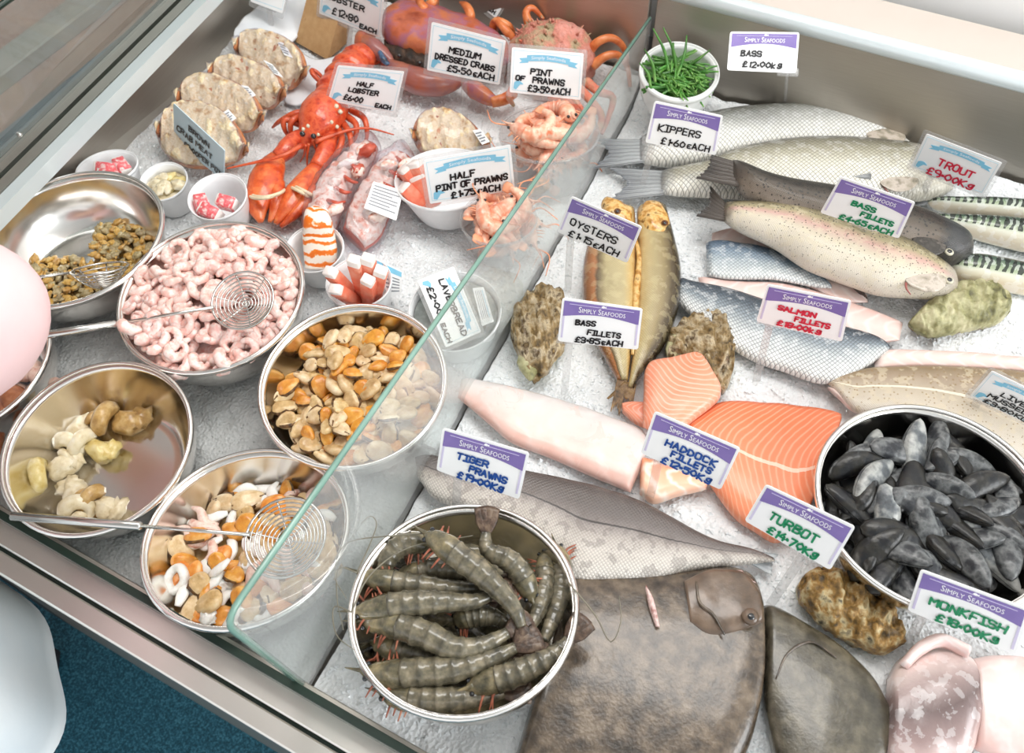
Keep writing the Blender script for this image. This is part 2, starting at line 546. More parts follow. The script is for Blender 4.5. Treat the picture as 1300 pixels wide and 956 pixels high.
# neighbouring equipment seen dimly through the end glass
nc = thing('steel_cabinet', (-1.75, .85, FZ), 'dark steel cabinet standing beyond the left end glass', 'cabinet')
obj('body', box((-1.75, .78, FZ + .40), (.9, .96, .8)), M_DARK, nc, smooth=False)
obj('worktop', box((-1.75, .78, FZ + .82), (.96, .99, .03)), mat('brown_worktop', ['#9a6f5c', '#b58b74', '#86634f'], 5, .35), nc, smooth=False)
obj('blue_rail', box((-1.235, .78, FZ + .86), (.03, .99, .05)), mat('slate_blue', ['#2f4a5c', '#4d6d80'], 8, .4), nc, smooth=False, label='slate blue edge rail')
obj('grey_lip', box((-1.42, .78, FZ + .85), (.06, .99, .03)), mat('grey_lip', ['#8b8a80', '#a5a296'], 8, .4), nc, smooth=False)


# ------------------------------------------------------------------ price tickets
M_PURPLE = mat('purple_print', ['#7a68a8', '#8674b2'], 30, .4)
M_LILAC = mat('lilac_print', ['#c9c1de', '#d6d0e6'], 30, .4)
M_CARD = mat('white_card', ['#f3f4f4', '#f8f8f8'], 15, .4)
M_CARDBLUE = mat('pale_blue_card', ['#c8e0ea', '#d3e7ef'], 15, .45)
M_BANNER = mat('blue_banner', ['#7cc0de', '#8ccbe6'], 30, .4)
M_BORDER = mat('pale_blue_line', '#bcdbe8', rough=.4)
M_PRINTW = mat('white_print', '#fbfbfd', rough=.4)
M_INK = {k: mat(k + '_ink', c, rough=.35) for k, c in (('black', '#17161a'), ('red', '#d5304a'), ('green', '#0d8a5b'), ('blue', '#1f4f9c'))}

GL = {'A': '00 26 40;12 32', 'B': '00 06;06 36 45 34 03;03 33 42 41 30 00', 'C': '45 36 16 05 01 10 30 41', 'D': '00 06 26 44 42 20 00',
      'E': '46 06 00 40;03 33', 'F': '00 06 46;03 33', 'G': '45 36 16 05 01 10 30 41 43 23', 'H': '00 06;40 46;03 43', 'I': '06 46;26 20;00 40',
      'K': '00 06;46 03 40', 'L': '06 00 40', 'M': '00 06 23 46 40', 'N': '00 06 40 46', 'O': '16 05 01 10 30 41 45 36 16', 'P': '00 06 36 45 44 33 03',
      'R': '00 06 36 45 44 33 03;23 40', 'S': '45 36 16 05 04 13 33 42 41 30 10 01', 'T': '06 46;26 20', 'U': '06 01 10 30 41 46', 'V': '06 20 46',
      'W': '06 10 24 30 46', 'Y': '06 23 46;23 20', '0': '26 15 04 02 11 20 31 42 44 35 26', '1': '15 26 20', '2': '05 16 36 45 44 00 40',
      '3': '05 16 36 45 44 33 13;33 42 41 30 10 01', '4': '36 02 42;34 30', '5': '46 06 04 34 43 41 30 10 01', '6': '36 14 02 01 10 30 41 42 33 13 02',
      '7': '06 46 10', '8': '13 04 05 16 36 45 44 33 13 02 01 10 30 41 42 33', '9': '43 13 04 05 16 36 45 41 30', '£': '45 36 26 15 13 11 00 40;03 33',
      '.': '02 12 13 03', '-': '13 33', 'k': '00 06;34 02 30', 'g': '45 25 14 13 22 32 45;45 41 30 10 01', 'e': '44 24 13 11 20 40;12 32'}


def strokes(text, x0, x1, y0, h, jit=.25):
    """handwriting as polylines in card units (x right, y down from the top)"""
    out = []; adv = {'.': 2.6, '1': 3.4, 'I': 4.8, ' ': 3.0, 'M': 6.2, 'W': 6.2}
    h *= .66; tot = sum(adv.get(c, 5.6) for c in text); sx = (x1 - x0) / tot; cx = x0
    for c in text:
        if c != ' ':
            dy = random.uniform(-.4, .4); sl = random.uniform(.0, .12)
            wid = {'M': 1.2, 'W': 1.2}.get(c, 1.0)
            for st in GL[c].split(';'):
                q = []
                for a in st.split():
                    px, py = int(a[0]) * wid + random.uniform(-jit, jit), int(a[1]) + random.uniform(-jit, jit) + dy
                    q.append((cx + (px + sl * py) * sx, y0 - py / 6 * h))
                out.append(q)
        cx += adv.get(c, 5.6) * sx
    return out


_fc = {}


def font2d(text, small=True):
    """built-in font outline as flat triangles, unit box"""
    key = (text, small)
    if key in _fc: return _fc[key]
    cu = bpy.data.curves.new('t', 'FONT'); cu.body = text; cu.small_caps_scale = .74; cu.resolution_u = 2
    if small:
        for i in range(len(text)): cu.body_format[i].use_small_caps = True
    o = bpy.data.objects.new('t', cu); COL.objects.link(o)
    me = bpy.data.meshes.new_from_object(o.evaluated_get(bpy.context.evaluated_depsgraph_get()))
    v = np.array([x.co[:2] for x in me.vertices]); f = [tuple(p.vertices) for p in me.polygons]
    bpy.data.objects.remove(o); bpy.data.curves.remove(cu); bpy.data.meshes.remove(me)
    lo, hi = v.min(0), v.max(0)
    _fc[key] = ((v - lo) / (hi - lo), f)
    return _fc[key]


class Card:
    def __init__(s, tl, tr, br, bl, heights=None, base=None, hb=None, asp=.62, sx=.5):
        mb = (np.array(bl) + np.array(br)) / 2; ms = np.array(bl) + (np.array(br) - np.array(bl, float)) * (sx or .5); mt = (np.array(tl) + np.array(tr)) / 2
        if heights is None:
            if hb is None:
                g = P(*base, .002); cand = np.linspace(.02, .11, 46)
                hb = cand[np.argmin([np.linalg.norm((P(*ms, h) - g)[:2]) for h in cand])]
                hb = min(hb, .10)
            W = np.linalg.norm(P(*br, hb) - P(*bl, hb)); cand = np.linspace(hb + .004, hb + .085, 82)
            err = [abs(np.linalg.norm(P(*mt, h) - P(*mb, hb)) - asp * W) - .0006 * k / 81 for k, h in enumerate(cand)]
            ht = cand[int(np.argmin(err))]
            heights = (ht, ht, hb, hb)
        s.c = [P(*q, h) for q, h in zip((tl, tr, br, bl), heights)]
        s.n = np.cross(s.c[3] - s.c[0], s.c[1] - s.c[0]); s.n /= np.linalg.norm(s.n)
        if s.n @ (np.array([0, 0, HC]) - s.c[0]) < 0: s.n = -s.n
        m_ = sum(s.c) / 4; s.n = np.linalg.svd(np.array(s.c) - m_)[2][2]       # flatten onto one plane
        if s.n @ (np.array([0, 0, HC]) - m_) < 0: s.n = -s.n
        pl = []
        for q in (tl, tr, br, bl):
            w_ = R3 @ np.array([q[0] - PP[0], q[1] - PP[1], F]); o_ = np.array([0, 0, HC])
            pl.append(o_ + w_ * ((m_ - o_) @ s.n / (w_ @ s.n)))
        s.c = pl
        s.W = np.linalg.norm(s.c[1] - s.c[0]); s.Hh = np.linalg.norm(s.c[3] - s.c[0])

    def T(s, x, y, o=0.0):
        a = s.c[0] + (s.c[1] - s.c[0]) * x; b = s.c[3] + (s.c[2] - s.c[3]) * x
        return a + (b - a) * y + s.n * o

    def poly(s, pts, o, t=.0004):
        """flat printed shape with a hair of thickness"""
        v = [s.T(x, y, o) for x, y in pts]; w_ = [s.T(x, y, o - t) for x, y in pts]; n = len(v)
        return np.array(v + w_), [tuple(range(n))[::-1], tuple(range(n, 2 * n))] + [(i, (i + 1) % n, (i + 1) % n + n, i + n) for i in range(n)]

    def rrect(s, x0, y0, x1, y1, r=.03, o=0., t=.0012):
        a = s.W / s.Hh; pts = []
        for cx, cy, k in ((x1 - r, y0 + r * a, 0), (x1 - r, y1 - r * a, 1), (x0 + r, y1 - r * a, 2), (x0 + r, y0 + r * a, 3)):
            for q in range(4):
                th = (k - 1 + q / 3) * math.pi / 2
                pts.append((cx + r * math.cos(th), cy + r * a * math.sin(th)))
        return s.poly(pts, o, t)

    def ink(s, lines, o, wd):
        """marker strokes: ribbons with round ends"""
        V, Fc = [], []
        a = s.W / s.Hh
        for q in lines:
            q = [np.array(p) for p in q]
            for i in range(len(q)):
                b = len(V)
                V += [s.T(q[i][0] + wd * .5 * math.cos(t), q[i][1] + wd * .5 * a * math.sin(t), o + .00005 * (i % 3)) for t in np.arange(8) * math.pi / 4]
                Fc.append(tuple(range(b, b + 8))[::-1])
                if i:
                    d = (q[i] - q[i - 1]) * np.array([1, 1 / a]); L = np.linalg.norm(d) + 1e-9
                    p_ = np.array([-d[1], d[0] * a]) / L * wd * .5; b = len(V)
                    V += [s.T(*(q[i - 1] + p_), o), s.T(*(q[i - 1] - p_), o), s.T(*(q[i] - p_), o), s.T(*(q[i] + p_), o)]
                    Fc.append((b, b + 1, b + 2, b + 3))
        return np.array(V), Fc

    def type(s, text, x0, y0, x1, y1, o, small=True, arc=0.0):
        v, f = font2d(text, small)
        return np.array([s.T(x0 + (x1 - x0) * p[0], y1 + (y0 - y1) * p[1] - arc * (1 - (2 * p[0] - 1) ** 2), o) for p in v]), f


FISHY = [(-.5, 0), (-.2, -.42), (.15, -.4), (.42, -.1), (.75, -.4), (.68, 0), (.75, .4), (.42, .1), (.15, .4), (-.2, .42)]


def ticket(style, corners, base, lines, ink, label, hb=None, heights=None, stem=.5, wd=.028, asp=.62):
    cd = Card(*corners, base=base, hb=hb, heights=heights, sx=stem, asp=asp)
    root = np.array(P(*base, .001)) if base else cd.T(.5, 1.0)
    if base is None: root[2] = .002
    mb = cd.T(stem or .5, 1.0)
    t = thing('price_ticket', root, label, 'price ticket', 'price tickets standing on clear stems in the ice')
    if style == 'purple':
        obj('card', cd.rrect(0, 0, 1, 1, .035), M_CARD, t, smooth=False)
        n = 14
        top = [(.03 + .94 * i / n, .05) for i in range(n + 1)]
        bot = [(.97 - .94 * i / n, .40 - .07 * math.sin(math.pi * i / n)) for i in range(n + 1)]
        V, Fc = [], []
        for i in range(n + 1):
            x = .03 + .94 * i / n; V += [cd.T(x, .05, .0004), cd.T(x, .40 - .10 * math.sin(math.pi * i / n), .0004)]
        for i in range(n): Fc.append((2 * i, 2 * i + 2, 2 * i + 3, 2 * i + 1)[::-1])
        obj('purple_header', (np.array(V), Fc), M_PURPLE, t, smooth=False)
        for sx in (.03, .945):
            obj('side_stripe', cd.poly([(sx, .39), (sx + .025, .39), (sx + .025, .9), (sx, .9)][::-1], .0004), M_LILAC, t, smooth=False)
        obj('thin_rule', cd.poly([(.10, .105), (.90, .105), (.90, .112), (.10, .112)][::-1], .0008), M_LILAC, t, smooth=False)
        obj('printed_name', cd.type('Simply Seafoods', .22, .14, .80, .27, .0009), M_PRINTW, t, smooth=False)
        obj('fish_emblem', cd.poly([(.52 + .05 * x, .085 + .055 * y) for x, y in FISHY], .0010), M_PRINTW, t, smooth=False)
    elif style == 'blue':
        obj('sleeve', cd.rrect(-.05, -.08, 1.05, 1.10, .03, o=-.0006, t=.0008), M_CLEAR, t, smooth=False)
        obj('card', cd.rrect(0, 0, 1, 1, .02), M_CARD, t, smooth=False)
        for q in ((.03, .05, .97, .06), (.03, .93, .97, .94), (.03, .06, .035, .93), (.965, .06, .97, .93)):
            obj('border_line', cd.poly([(q[0], q[1]), (q[2], q[1]), (q[2], q[3]), (q[0], q[3])][::-1], .0003), M_BORDER, t, smooth=False)
        V, Fc = [], []; n = 10
        for i in range(n + 1):
            x = .22 + .60 * i / n; yy = .14 - .035 * math.sin(math.pi * i / n)
            V += [cd.T(x, yy, .0007), cd.T(x, yy + .13, .0007)]
        for i in range(n): Fc.append((2 * i, 2 * i + 2, 2 * i + 3, 2 * i + 1)[::-1])
        ban = obj('banner', (np.array(V), Fc), M_BANNER, t, smooth=False)
        for sgn, x0 in ((-1, .24), (1, .80)):
            pts = [(x0, .19), (x0, .30), (x0 + sgn * .13, .33), (x0 + sgn * .09, .275), (x0 + sgn * .13, .22)]
            obj('ribbon_tail', cd.poly(pts if sgn < 0 else pts[::-1], .0004), M_BANNER, t, smooth=False)
        obj('printed_name', cd.type('Simply Seafoods', .28, .155, .76, .245, .0010, False, .03), M_PRINTW, t, smooth=False)
        fx, fy = (.12, .82)
        arc_ = [(fx - .06 + .13 * q, fy - .10 * math.sin(math.pi * (q * .7 + .2))) for q in np.linspace(0, 1, 6)] + [(fx + .02, fy - .02), (fx - .03, fy + .10), (fx - .07, fy + .08)]
        obj('fish_emblem', cd.poly(arc_[::-1], .0006), M_BANNER, t, smooth=False)
    else:
        obj('card', cd.rrect(0, 0, 1, 1, .02), M_CARDBLUE, t, smooth=False)
    st = []
    for q in lines: st += strokes(*q)
    if st: obj('handwriting', cd.ink(st, .0011, wd), M_INK[ink], t, label=ink + ' marker handwriting', smooth=False)
    if stem:
        up = mb - root; L = np.linalg.norm(up)
        Mx = frame(up / L, up=cd.n)
        obj('stem', box(root + up * .5 - cd.n * .004, (.0095, .004, L + .004), Mx), M_CLEAR, t, smooth=False, label='clear plastic stem')
        Mc = np.stack([(cd.c[2] - cd.c[3]) / np.linalg.norm(cd.c[2] - cd.c[3]), cd.n, np.cross((cd.c[2] - cd.c[3]) / np.linalg.norm(cd.c[2] - cd.c[3]), cd.n)], 1)
        obj('clip', box(cd.T(stem, .97) - cd.n * .003, (.030, .005, .011), Mc), M_CLEAR, t, smooth=False)
    return t


E_ = lambda *a: a
TK = [
    ('purple', [(927, 40), (1015, 41), (1011, 93), (923, 89)], (997, 137), [('BASS', .18, .50, .62, .20), ('£12.00kg', .22, .80, .90, .20)], 'black', 'purple headed price ticket reading bass £12.00kg in front of the back panel'),
    ('purple', [(831, 128), (918, 147), (909, 197), (819, 181)], (812, 252), [('KIPPERS', .14, .76, .65, .24), ('£1.60eACH', .22, .92, .95, .23)], 'black', 'purple headed price ticket reading kippers £1.60 each'),
    ('purple', [(725, 249), (815, 288), (796, 334), (707, 294)], (719, 368), [('OYSTERS', .12, .80, .66, .25), ('£1.15eACH', .16, .88, .95, .24)], 'black', 'purple headed price ticket reading oysters £1.15 each'),
    ('purple', [(714, 378), (816, 392), (810, 444), (708, 433)], (716, 502), [('BASS', .20, .46, .55, .17), ('FILLETS', .36, .78, .76, .17), ('£3.85eACH', .22, .82, .96, .18)], 'black', 'purple headed price ticket reading bass fillets £3.85 each beside the kipper'),
    ('blue', [(1176, 170), (1272, 207), (1248, 248), (1156, 212)], (1162, 267), [('TROUT', .30, .80, .66, .28), ('£9.00Kg', .22, .86, .97, .28)], 'red', 'blue bannered price ticket reading trout £9.00kg in red'),
    ('purple', [(1067, 224), (1162, 257), (1141, 303), (1041, 270)], (1088, 346), [('BASS', .30, .62, .55, .17), ('FILLETS', .46, .88, .74, .17), ('£4.65eACH', .24, .92, .97, .19)], 'green', 'purple headed price ticket reading bass fillets £4.65 each in green'),
    ('purple', [(974, 361), (1081, 382), (1069, 434), (960, 408)], (960, 484), [('SALMON', .20, .66, .56, .17), ('FILLETS', .42, .84, .75, .17), ('£18.00kg', .24, .76, .95, .19)], 'red', 'purple headed price ticket reading salmon fillets £18.00kg in red'),
    ('purple', [(831, 522), (940, 569), (915, 622), (813, 575)], (822, 643), [('HADDOCK', .24, .86, .58, .20), ('FILLETS', .34, .84, .77, .19), ('£12.50Kg', .26, .88, .98, .21)], 'blue', 'purple headed price ticket reading haddock fillets £12.50kg in blue'),
    ('purple', [(562, 543), (672, 575), (659, 634), (554, 597)], (577, 656), [('TIGER', .22, .60, .56, .20), ('PRAWNS', .38, .84, .76, .20), ('£19.00Kg', .26, .82, .97, .21)], 'blue', 'purple headed price ticket reading tiger prawns £19.00kg in blue'),
    ('purple', [(972, 615), (1086, 669), (1054, 724), (945, 661)], (978, 768), [('TURBOT', .20, .76, .66, .26), ('£14.70Kg', .26, .84, .95, .24)], 'green', 'purple headed price ticket reading turbot £14.70kg in green'),
    ('purple', [(1169, 723), (1308, 774), (1289, 832), (1152, 775)], (1151, 824), [('MONKFISH', .16, .88, .64, .25), ('£18.00Kg', .26, .84, .93, .24)], 'green', 'purple headed price ticket reading monkfish £18.00kg in green'),
    ('blue', [(1259, 471), (1352, 516), (1322, 547), (1231, 503)], (1229, 533), [('LIVE', .30, .66, .54, .19), ('MUSSELS', .18, .84, .74, .19), ('£3.80KG', .18, .80, .95, .19)], 'black', 'blue bannered price ticket reading live mussels above the mussel bowl'),
    ('blue', [(409, -34), (488, -8), (482, 48), (405, 17)], (440, 70), [('LOBSTER', .10, .74, .54, .19), ('£12.80', .22, .66, .86, .24), ('EACH', .68, .96, .94, .14)], 'black', 'blue bannered price ticket reading lobster £12.80 beside the kraft box'),
    ('blue', [(429, 83), (513, 91), (501, 144), (416, 128)], (462, 176), [('HALF', .36, .62, .46, .15), ('LOBSTER', .26, .72, .64, .16), ('£6.00', .22, .52, .88, .21), ('EACH', .70, .94, .92, .14)], 'black', 'blue bannered price ticket reading half lobster £6.00 over the red lobster'),
    ('blue', [(548, 28), (642, 52), (634, 108), (542, 89)], (589, 151), [('MEDIUM', .28, .72, .52, .18), ('DRESSED CRABS', .10, .92, .71, .17), ('£5.50eACH', .28, .94, .92, .19)], 'black', 'blue bannered price ticket reading medium dressed crabs £5.50 each'),
    ('blue', [(650, 60), (741, 68), (737, 127), (647, 117)], None, [('PINT', .28, .60, .54, .18), ('OF', .08, .22, .70, .15), ('PRAWNS', .32, .78, .72, .18), ('£3.50eACH', .26, .86, .92, .20)], 'black', 'blue bannered price ticket reading pint of prawns £3.50 before the spiny crab'),
    ('blue', [(537, 204), (648, 184), (654, 241), (546, 259)], None, [('HALF', .28, .58, .52, .20), ('PINT OF PRAWNS', .10, .94, .72, .19), ('£1.75eACH', .26, .84, .94, .20)], 'black', 'blue bannered price ticket reading half pint of prawns leaning on a white cup'),
    ('blue', [(606, -55), (655, -22), (629, 23), (585, -12)], (602, 33), [('EACH', .62, .96, .94, .14)], 'black', 'cut off blue bannered price ticket standing behind the crabs'),
    ('plain', [(220, 131), (285, 191), (284, 230), (221, 179)], (254, 224), [('BROWN', .32, .74, .34, .20), ('CRAB MEAT', .08, .80, .60, .20), ('£2.00PER POT', .22, .97, .88, .20)], 'black', 'pale blue handwritten ticket reading brown crab meat £2.00 per pot'),
]
BH = None
for _h in np.arange(.06, .2, .004):                 # lift the back ticket until it stands clear of the steel panel
    if BH is None and max(P(927, 40, _h + .034)[1], P(1015, 41, _h + .034)[1]) < 1.135: BH = (_h + .034, _h + .034, _h, _h)
SX = [.88, .10, .18, .14, .29, .55, .16, .22, .25, .70, .15, .12, .5, .5, .5, None, None, .4, .5]
for q in TK:
    kw = {}
    if 'bass £12.00kg' in q[5]: kw = dict(heights=BH)
    if q[2] is None: kw = dict(hb=.092 if 'pint of prawns £3.50' in q[5] else .075)
    ticket(*q, wd=.025 if q[4] in ('green', 'blue', 'red') else .021, stem=SX[TK.index(q)], **kw)
# ------------------------------------------------------------------ bowls, cups, scoops
def fit(L, R, T, B, h, tilt=True):
    """circle (tilted about the left-right axis) whose image has this bounding box"""
    tg = np.array([L, R, T, B], float)
    c = P((L + R) / 2, (T + B) / 2, h); x = np.array([c[0], c[1], .1, 0.0])
    a = np.linspace(0, 2 * np.pi, 120, endpoint=False)
    ax = np.array([R3[0] @ np.array([1, 0, 0]), R3[1] @ np.array([1, 0, 0]), 0.0]); ax /= np.linalg.norm(ax)

    def bb(x):
        Mx = np.array(Matrix.Rotation(x[3], 3, Vector(ax)))
        q = np.stack([x[2] * np.cos(a), x[2] * np.sin(a), 0 * a], 1) @ Mx.T + np.array([x[0], x[1], h])
        c_ = (q - np.array([0, 0, HC])) @ R3
        u, v = PP[0] + F * c_[:, 0] / c_[:, 2], PP[1] + F * c_[:, 1] / c_[:, 2]
        return np.array([u.min(), u.max(), v.min(), v.max()])
    for _ in range(12):
        r0 = bb(x) - tg; J = np.zeros((4, 4))
        for k in range(4):
            y = x.copy(); y[k] += 1e-4; J[:, k] = (bb(y) - bb(x)) / 1e-4
        if not tilt: J[:, 3] = 0
        x = x - np.linalg.lstsq(J, r0, rcond=None)[0]
    x[3] = max(-.14, min(.14, x[3]))
    return (x[0], x[1], h), x[2], np.array(Matrix.Rotation(x[3], 3, Vector(ax)))


BW = {}


def bowl(key, bbox, h, depth, label, group='steel bowls set in the ice', m=None, name='steel_bowl', thick=.0016, foot=.66, cat='bowl'):
    c, r, M = fit(*bbox, h)
    m = m or M_BOWL
    t = thing(name, np.array(c) - M @ np.array([0, 0, depth]), label, cat, group)
    pr = []
    fr_ = foot
    for k in range(17):                               # outside from the middle of the base up
        q = k / 16
        if q < .35: pr.append((r * fr_ * q / .35 * .94, -depth + .0005))
        else:
            s = (q - .35) / .65
            pr.append((r * (fr_ * .94 + (.955 - fr_ * .94) * math.sin(s * math.pi / 2) ** .9), -depth + depth * .97 * (s ** 1.5)))
    inner = [(max(0, a - thick), b + thick) for a, b in pr][::-1]
    prof = [(max(1e-4, a), b) for a, b in pr + [(r * .965, -.002)]] + [(r * .952, -.002)] + [(max(1e-4, a), b) for a, b in inner]
    obj('body', lathe(prof, 56, c, M), m, t)
    a_ = np.linspace(0, 2 * np.pi, 9)
    rim = [(r * .952 + .0, -.003), (r * .950, .0005), (r * .955, .0022), (r * .972, .0028), (r * .990, .0018), (r * 1.0, -.0012), (r * .995, -.0045), (r * .975, -.005), (r * .962, -.004), (r * .952, -.003)]
    obj('rolled_rim', lathe(rim, 64, c, M), m, t)
    BW[key] = dict(c=np.array(c), r=r, M=M, depth=depth, foot=foot, prof=sorted([(a, b) for a, b in pr]))
    return t


bowl('cockle', (-34, 209, 217, 393), .09, .075, 'steel bowl of cockles beside the left counter rail')
bowl('pink', (147, 387, 281, 477), .085, .085, 'steel bowl heaped with pink peeled prawns')
bowl('mmeat', (326, 569, 385, 598), .068, .08, 'steel bowl of shelled orange mussel meat')
bowl('whelk', (-2, 246, 458, 684), .07, .078, 'nearly empty steel bowl holding a few whelks')
bowl('mixed', (176, 445, 570, 802), .056, .068, 'steel bowl of mixed seafood salad at the front')
bowl('claw', (-170, 66, 372, 560), .08, .075, 'steel bowl of crab claws cut off by the left picture edge')
bowl('tiger', (440, 736, 653, 905), .085, .08, 'steel bowl of raw grey tiger prawns', thick=.0016)
bowl('livem', (1033, 1345, 513, 785), .075, .075, 'steel bowl of live black mussels')
M_CERAM = mat('white_ceramic', ['#eceeec', '#f3f4f2'], 12, .22, coat=.3)
bowl('samph', (811, 914, 50, 133), .10, .078, 'white ceramic bowl of green samphire at the back', None, M_CERAM, 'ceramic_bowl', .004, .55)


def cup(key, bbox, h, depth, label, m, taper=.78, cat='cup', name='foam_cup', group='white foam cups of seafood'):
    c, r, M = fit(*bbox, h)
    t = thing(name, np.array(c) - M @ np.array([0, 0, depth]), label, cat, group)
    th = .0022
    pr = [(1e-4, -depth), (r * taper * .96, -depth), (r * taper, -depth + .003)] + [(r * (taper + (1 - taper) * q) * .985, -depth + depth * q) for q in (.25, .5, .75, .97)]
    pi = [(max(1e-4, a - th), b + (th if k < 2 else 0)) for k, (a, b) in enumerate(pr)][::-1]
    obj('body', lathe(pr + [(r * .975, -.001)] + pi, 40, c, M), m, t)
    rim = [(r * .96, -.001), (r * .97, .0015), (r * .99, .0015), (r, -.001), (r * .99, -.0035), (r * .97, -.003), (r * .96, -.001)]
    obj('rim', lathe(rim, 40, c, M), m, t)
    BW[key] = dict(c=np.array(c), r=r, M=M, depth=depth, foot=taper, prof=[(0, -depth), (r * taper, -depth), (r, 0)])
    return t


M_FOAM = mat('white_foam', ['#f0f1f2', '#f7f7f8'], 60, .5, bump=.05)
M_PINT = glassy('clear_cup', '#f7f7f7', .12, .06, 1.4)
cup('tubA', (95, 176, 194, 232), .055, .055, 'white foam tub of red and white seafood sticks nearest the left rail', M_FOAM)
cup('tubB', (177, 238, 203, 258), .05, .055, 'white foam tub of beige crab meat beside the cockle bowl', M_FOAM)
cup('tubC', (238, 314, 220, 280), .06, .055, 'white foam cup half filled with red edged seafood sticks', M_FOAM)
cup('tubD', (362, 437, 285, 347), .06, .055, 'white foam cup holding an orange striped seafood tail', M_FOAM)
cup('tubE', (413, 498, 326, 392), .06, .058, 'white foam cup with upright seafood sticks', M_FOAM)
cup('claw', (500, 632, 190, 266), .055, .06, 'white foam cup of red seafood chunks behind the half pint ticket', M_FOAM, .62)
BW['clawcup'] = BW.pop('claw')
cup('pint', (632, 762, 132, 207), .068, .085, 'clear plastic pint cup heaped with cooked prawns', M_PINT, .72, name='pint_cup', group=None)
cup('half', (583, 683, 244, 312), .06, .06, 'clear plastic half pint cup of cooked prawns behind the divider', M_PINT, .74, name='half_pint_cup', group=None)
cup('laver', (518, 637, 345, 447), .05, .05, 'white lidded tub of laverbread with a price card on it', M_FOAM, .86, cat='tub', name='laverbread_tub', group=None)
# the claw bowl key was reused by the cup: refit the bowl record
_c, _r, _M = fit(-170, 66, 372, 560, .08)
BW['claw'] = dict(c=np.array(_c), r=_r, M=_M, depth=.075, foot=.66, prof=[(0, -.075), (_r * .62, -.075), (_r * .9, -.03), (_r * .955, -.003)])


def scoop(bc, brad, hb, nrm, ring_n, neck, joint, end, h1, h2, label, deep=.012):
    """wire scoop: basket of rings and cross wires, thin rod, thicker grip"""
    c = P(*bc, hb); M = frame(nrm)
    t = thing('wire_scoop', c, label, 'scoop', 'wire scoops lying in the bowls')
    for k in range(ring_n):
        q = (k + 1) / ring_n; a = np.linspace(0, 2 * np.pi, 33)
        ring = np.stack([brad * q * np.cos(a), brad * q * np.sin(a), 0 * a - deep * (1 - q ** 2)], 1) @ M.T + c
        obj('wire_ring', tube(ring, .0016 if k == ring_n - 1 else .0010, 5, caps=False), M_WIRE, t)
    for k in range(3):
        a = k * math.pi / 3 + .3; s = np.linspace(-1, 1, 11)
        l = np.stack([brad * s * math.cos(a), brad * s * math.sin(a), -deep * (1 - s ** 2) - .001], 1) @ M.T + c
        obj('cross_wire', tube(l, .0010, 5), M_WIRE, t)
    p0 = P(*neck, hb); p1 = P(*joint, h1); p2 = P(*end, h2)
    obj('rod', tube([p0, p1], .0021, 8), M_WIRE, t)
    obj('grip', tube([p1, p1 + (p2 - p1) * .02, p2], [.0034, .0048, .0048], 12), M_WIRE, t)
    return t


vw = np.array([0, 0, HC]) - P(308, 381, .1); vw /= np.linalg.norm(vw)
scoop((308, 381), .0385, .116, (.1, -.25, 1), 9, (271, 390), (148, 411), (40, 428), .098, .13, 'wire scoop resting on the pink peeled prawns')
scoop((127, 341), .036, .075, (-.35, .55, .9), 9, (95, 346), (40, 353), (-60, 368), .10, .14, 'wire scoop tipped up in the cockle bowl', .026)
scoop((362, 682), .0425, .098, (0, -.12, 1), 10, (317, 679), (180, 668), (15, 655), .088, .095, 'wire scoop with long grip lying across the mixed seafood')
# ------------------------------------------------------------------ ice
def smooth_field(shape, cut, seed):
    r = np.random.default_rng(seed).standard_normal(shape)
    fy, fx = np.fft.fftfreq(shape[0])[:, None], np.fft.fftfreq(shape[1])[None]
    q = np.fft.ifft2(np.fft.fft2(r) * np.exp(-((fx ** 2 + fy ** 2) * cut ** 2))).real
    return q / q.std()


def ice_bed(name, xl, xr, ya, yb, z, amp, m, label, seed, step=.0042, bank=0.0):
    ny = int((yb - ya) / step); nx = int((xr(.6) - xl(.6)) / step)
    Y = np.linspace(ya, yb, ny); H = smooth_field((ny, nx), 26, seed) * amp + smooth_field((ny, nx), 5, seed + 1) * .0011
    X = np.stack([np.linspace(xl(y), xr(y), nx) for y in Y])
    Z = z + H + bank * np.clip((Y - yb + .09) / .09, 0, 1)[:, None] ** 2
    YY = np.repeat(Y[:, None], nx, 1)
    for b in BW.values():                          # hollows pressed into the ice by bowls and cups
        bot = b['c'] - b['M'] @ np.array([0, 0, b['depth']])
        rr = (b['c'][2] - b['depth'] < .02) * (b['r'] * (b['foot'] + .16))
        dd = np.hypot(X - bot[0], YY - bot[1])
        k = np.clip((rr - dd) / .012, 0, 1); Z = Z * (1 - k) + np.minimum(Z, bot[2] - .006) * k
    v = np.stack([X, YY, Z], 2).reshape(-1, 3)
    f = [q[::-1] for q in grid_faces(ny, nx, wrap=False)]
    # skirt down to the tray
    rim = list(range(nx)) + [i * nx + nx - 1 for i in range(1, ny)] + [(ny - 1) * nx + i for i in range(nx - 2, -1, -1)] + [i * nx for i in range(ny - 2, 0, -1)]
    low = v[rim].copy(); low[:, 2] = -.044; b = len(v)
    f += [(rim[i], rim[i - 1], b + (i - 1) % len(rim), b + i) for i in range(len(rim))]
    o = obj(name, (np.vstack([v, low]), f), m, kind='stuff', label=label, cat='ice')
    return X, Y, Z


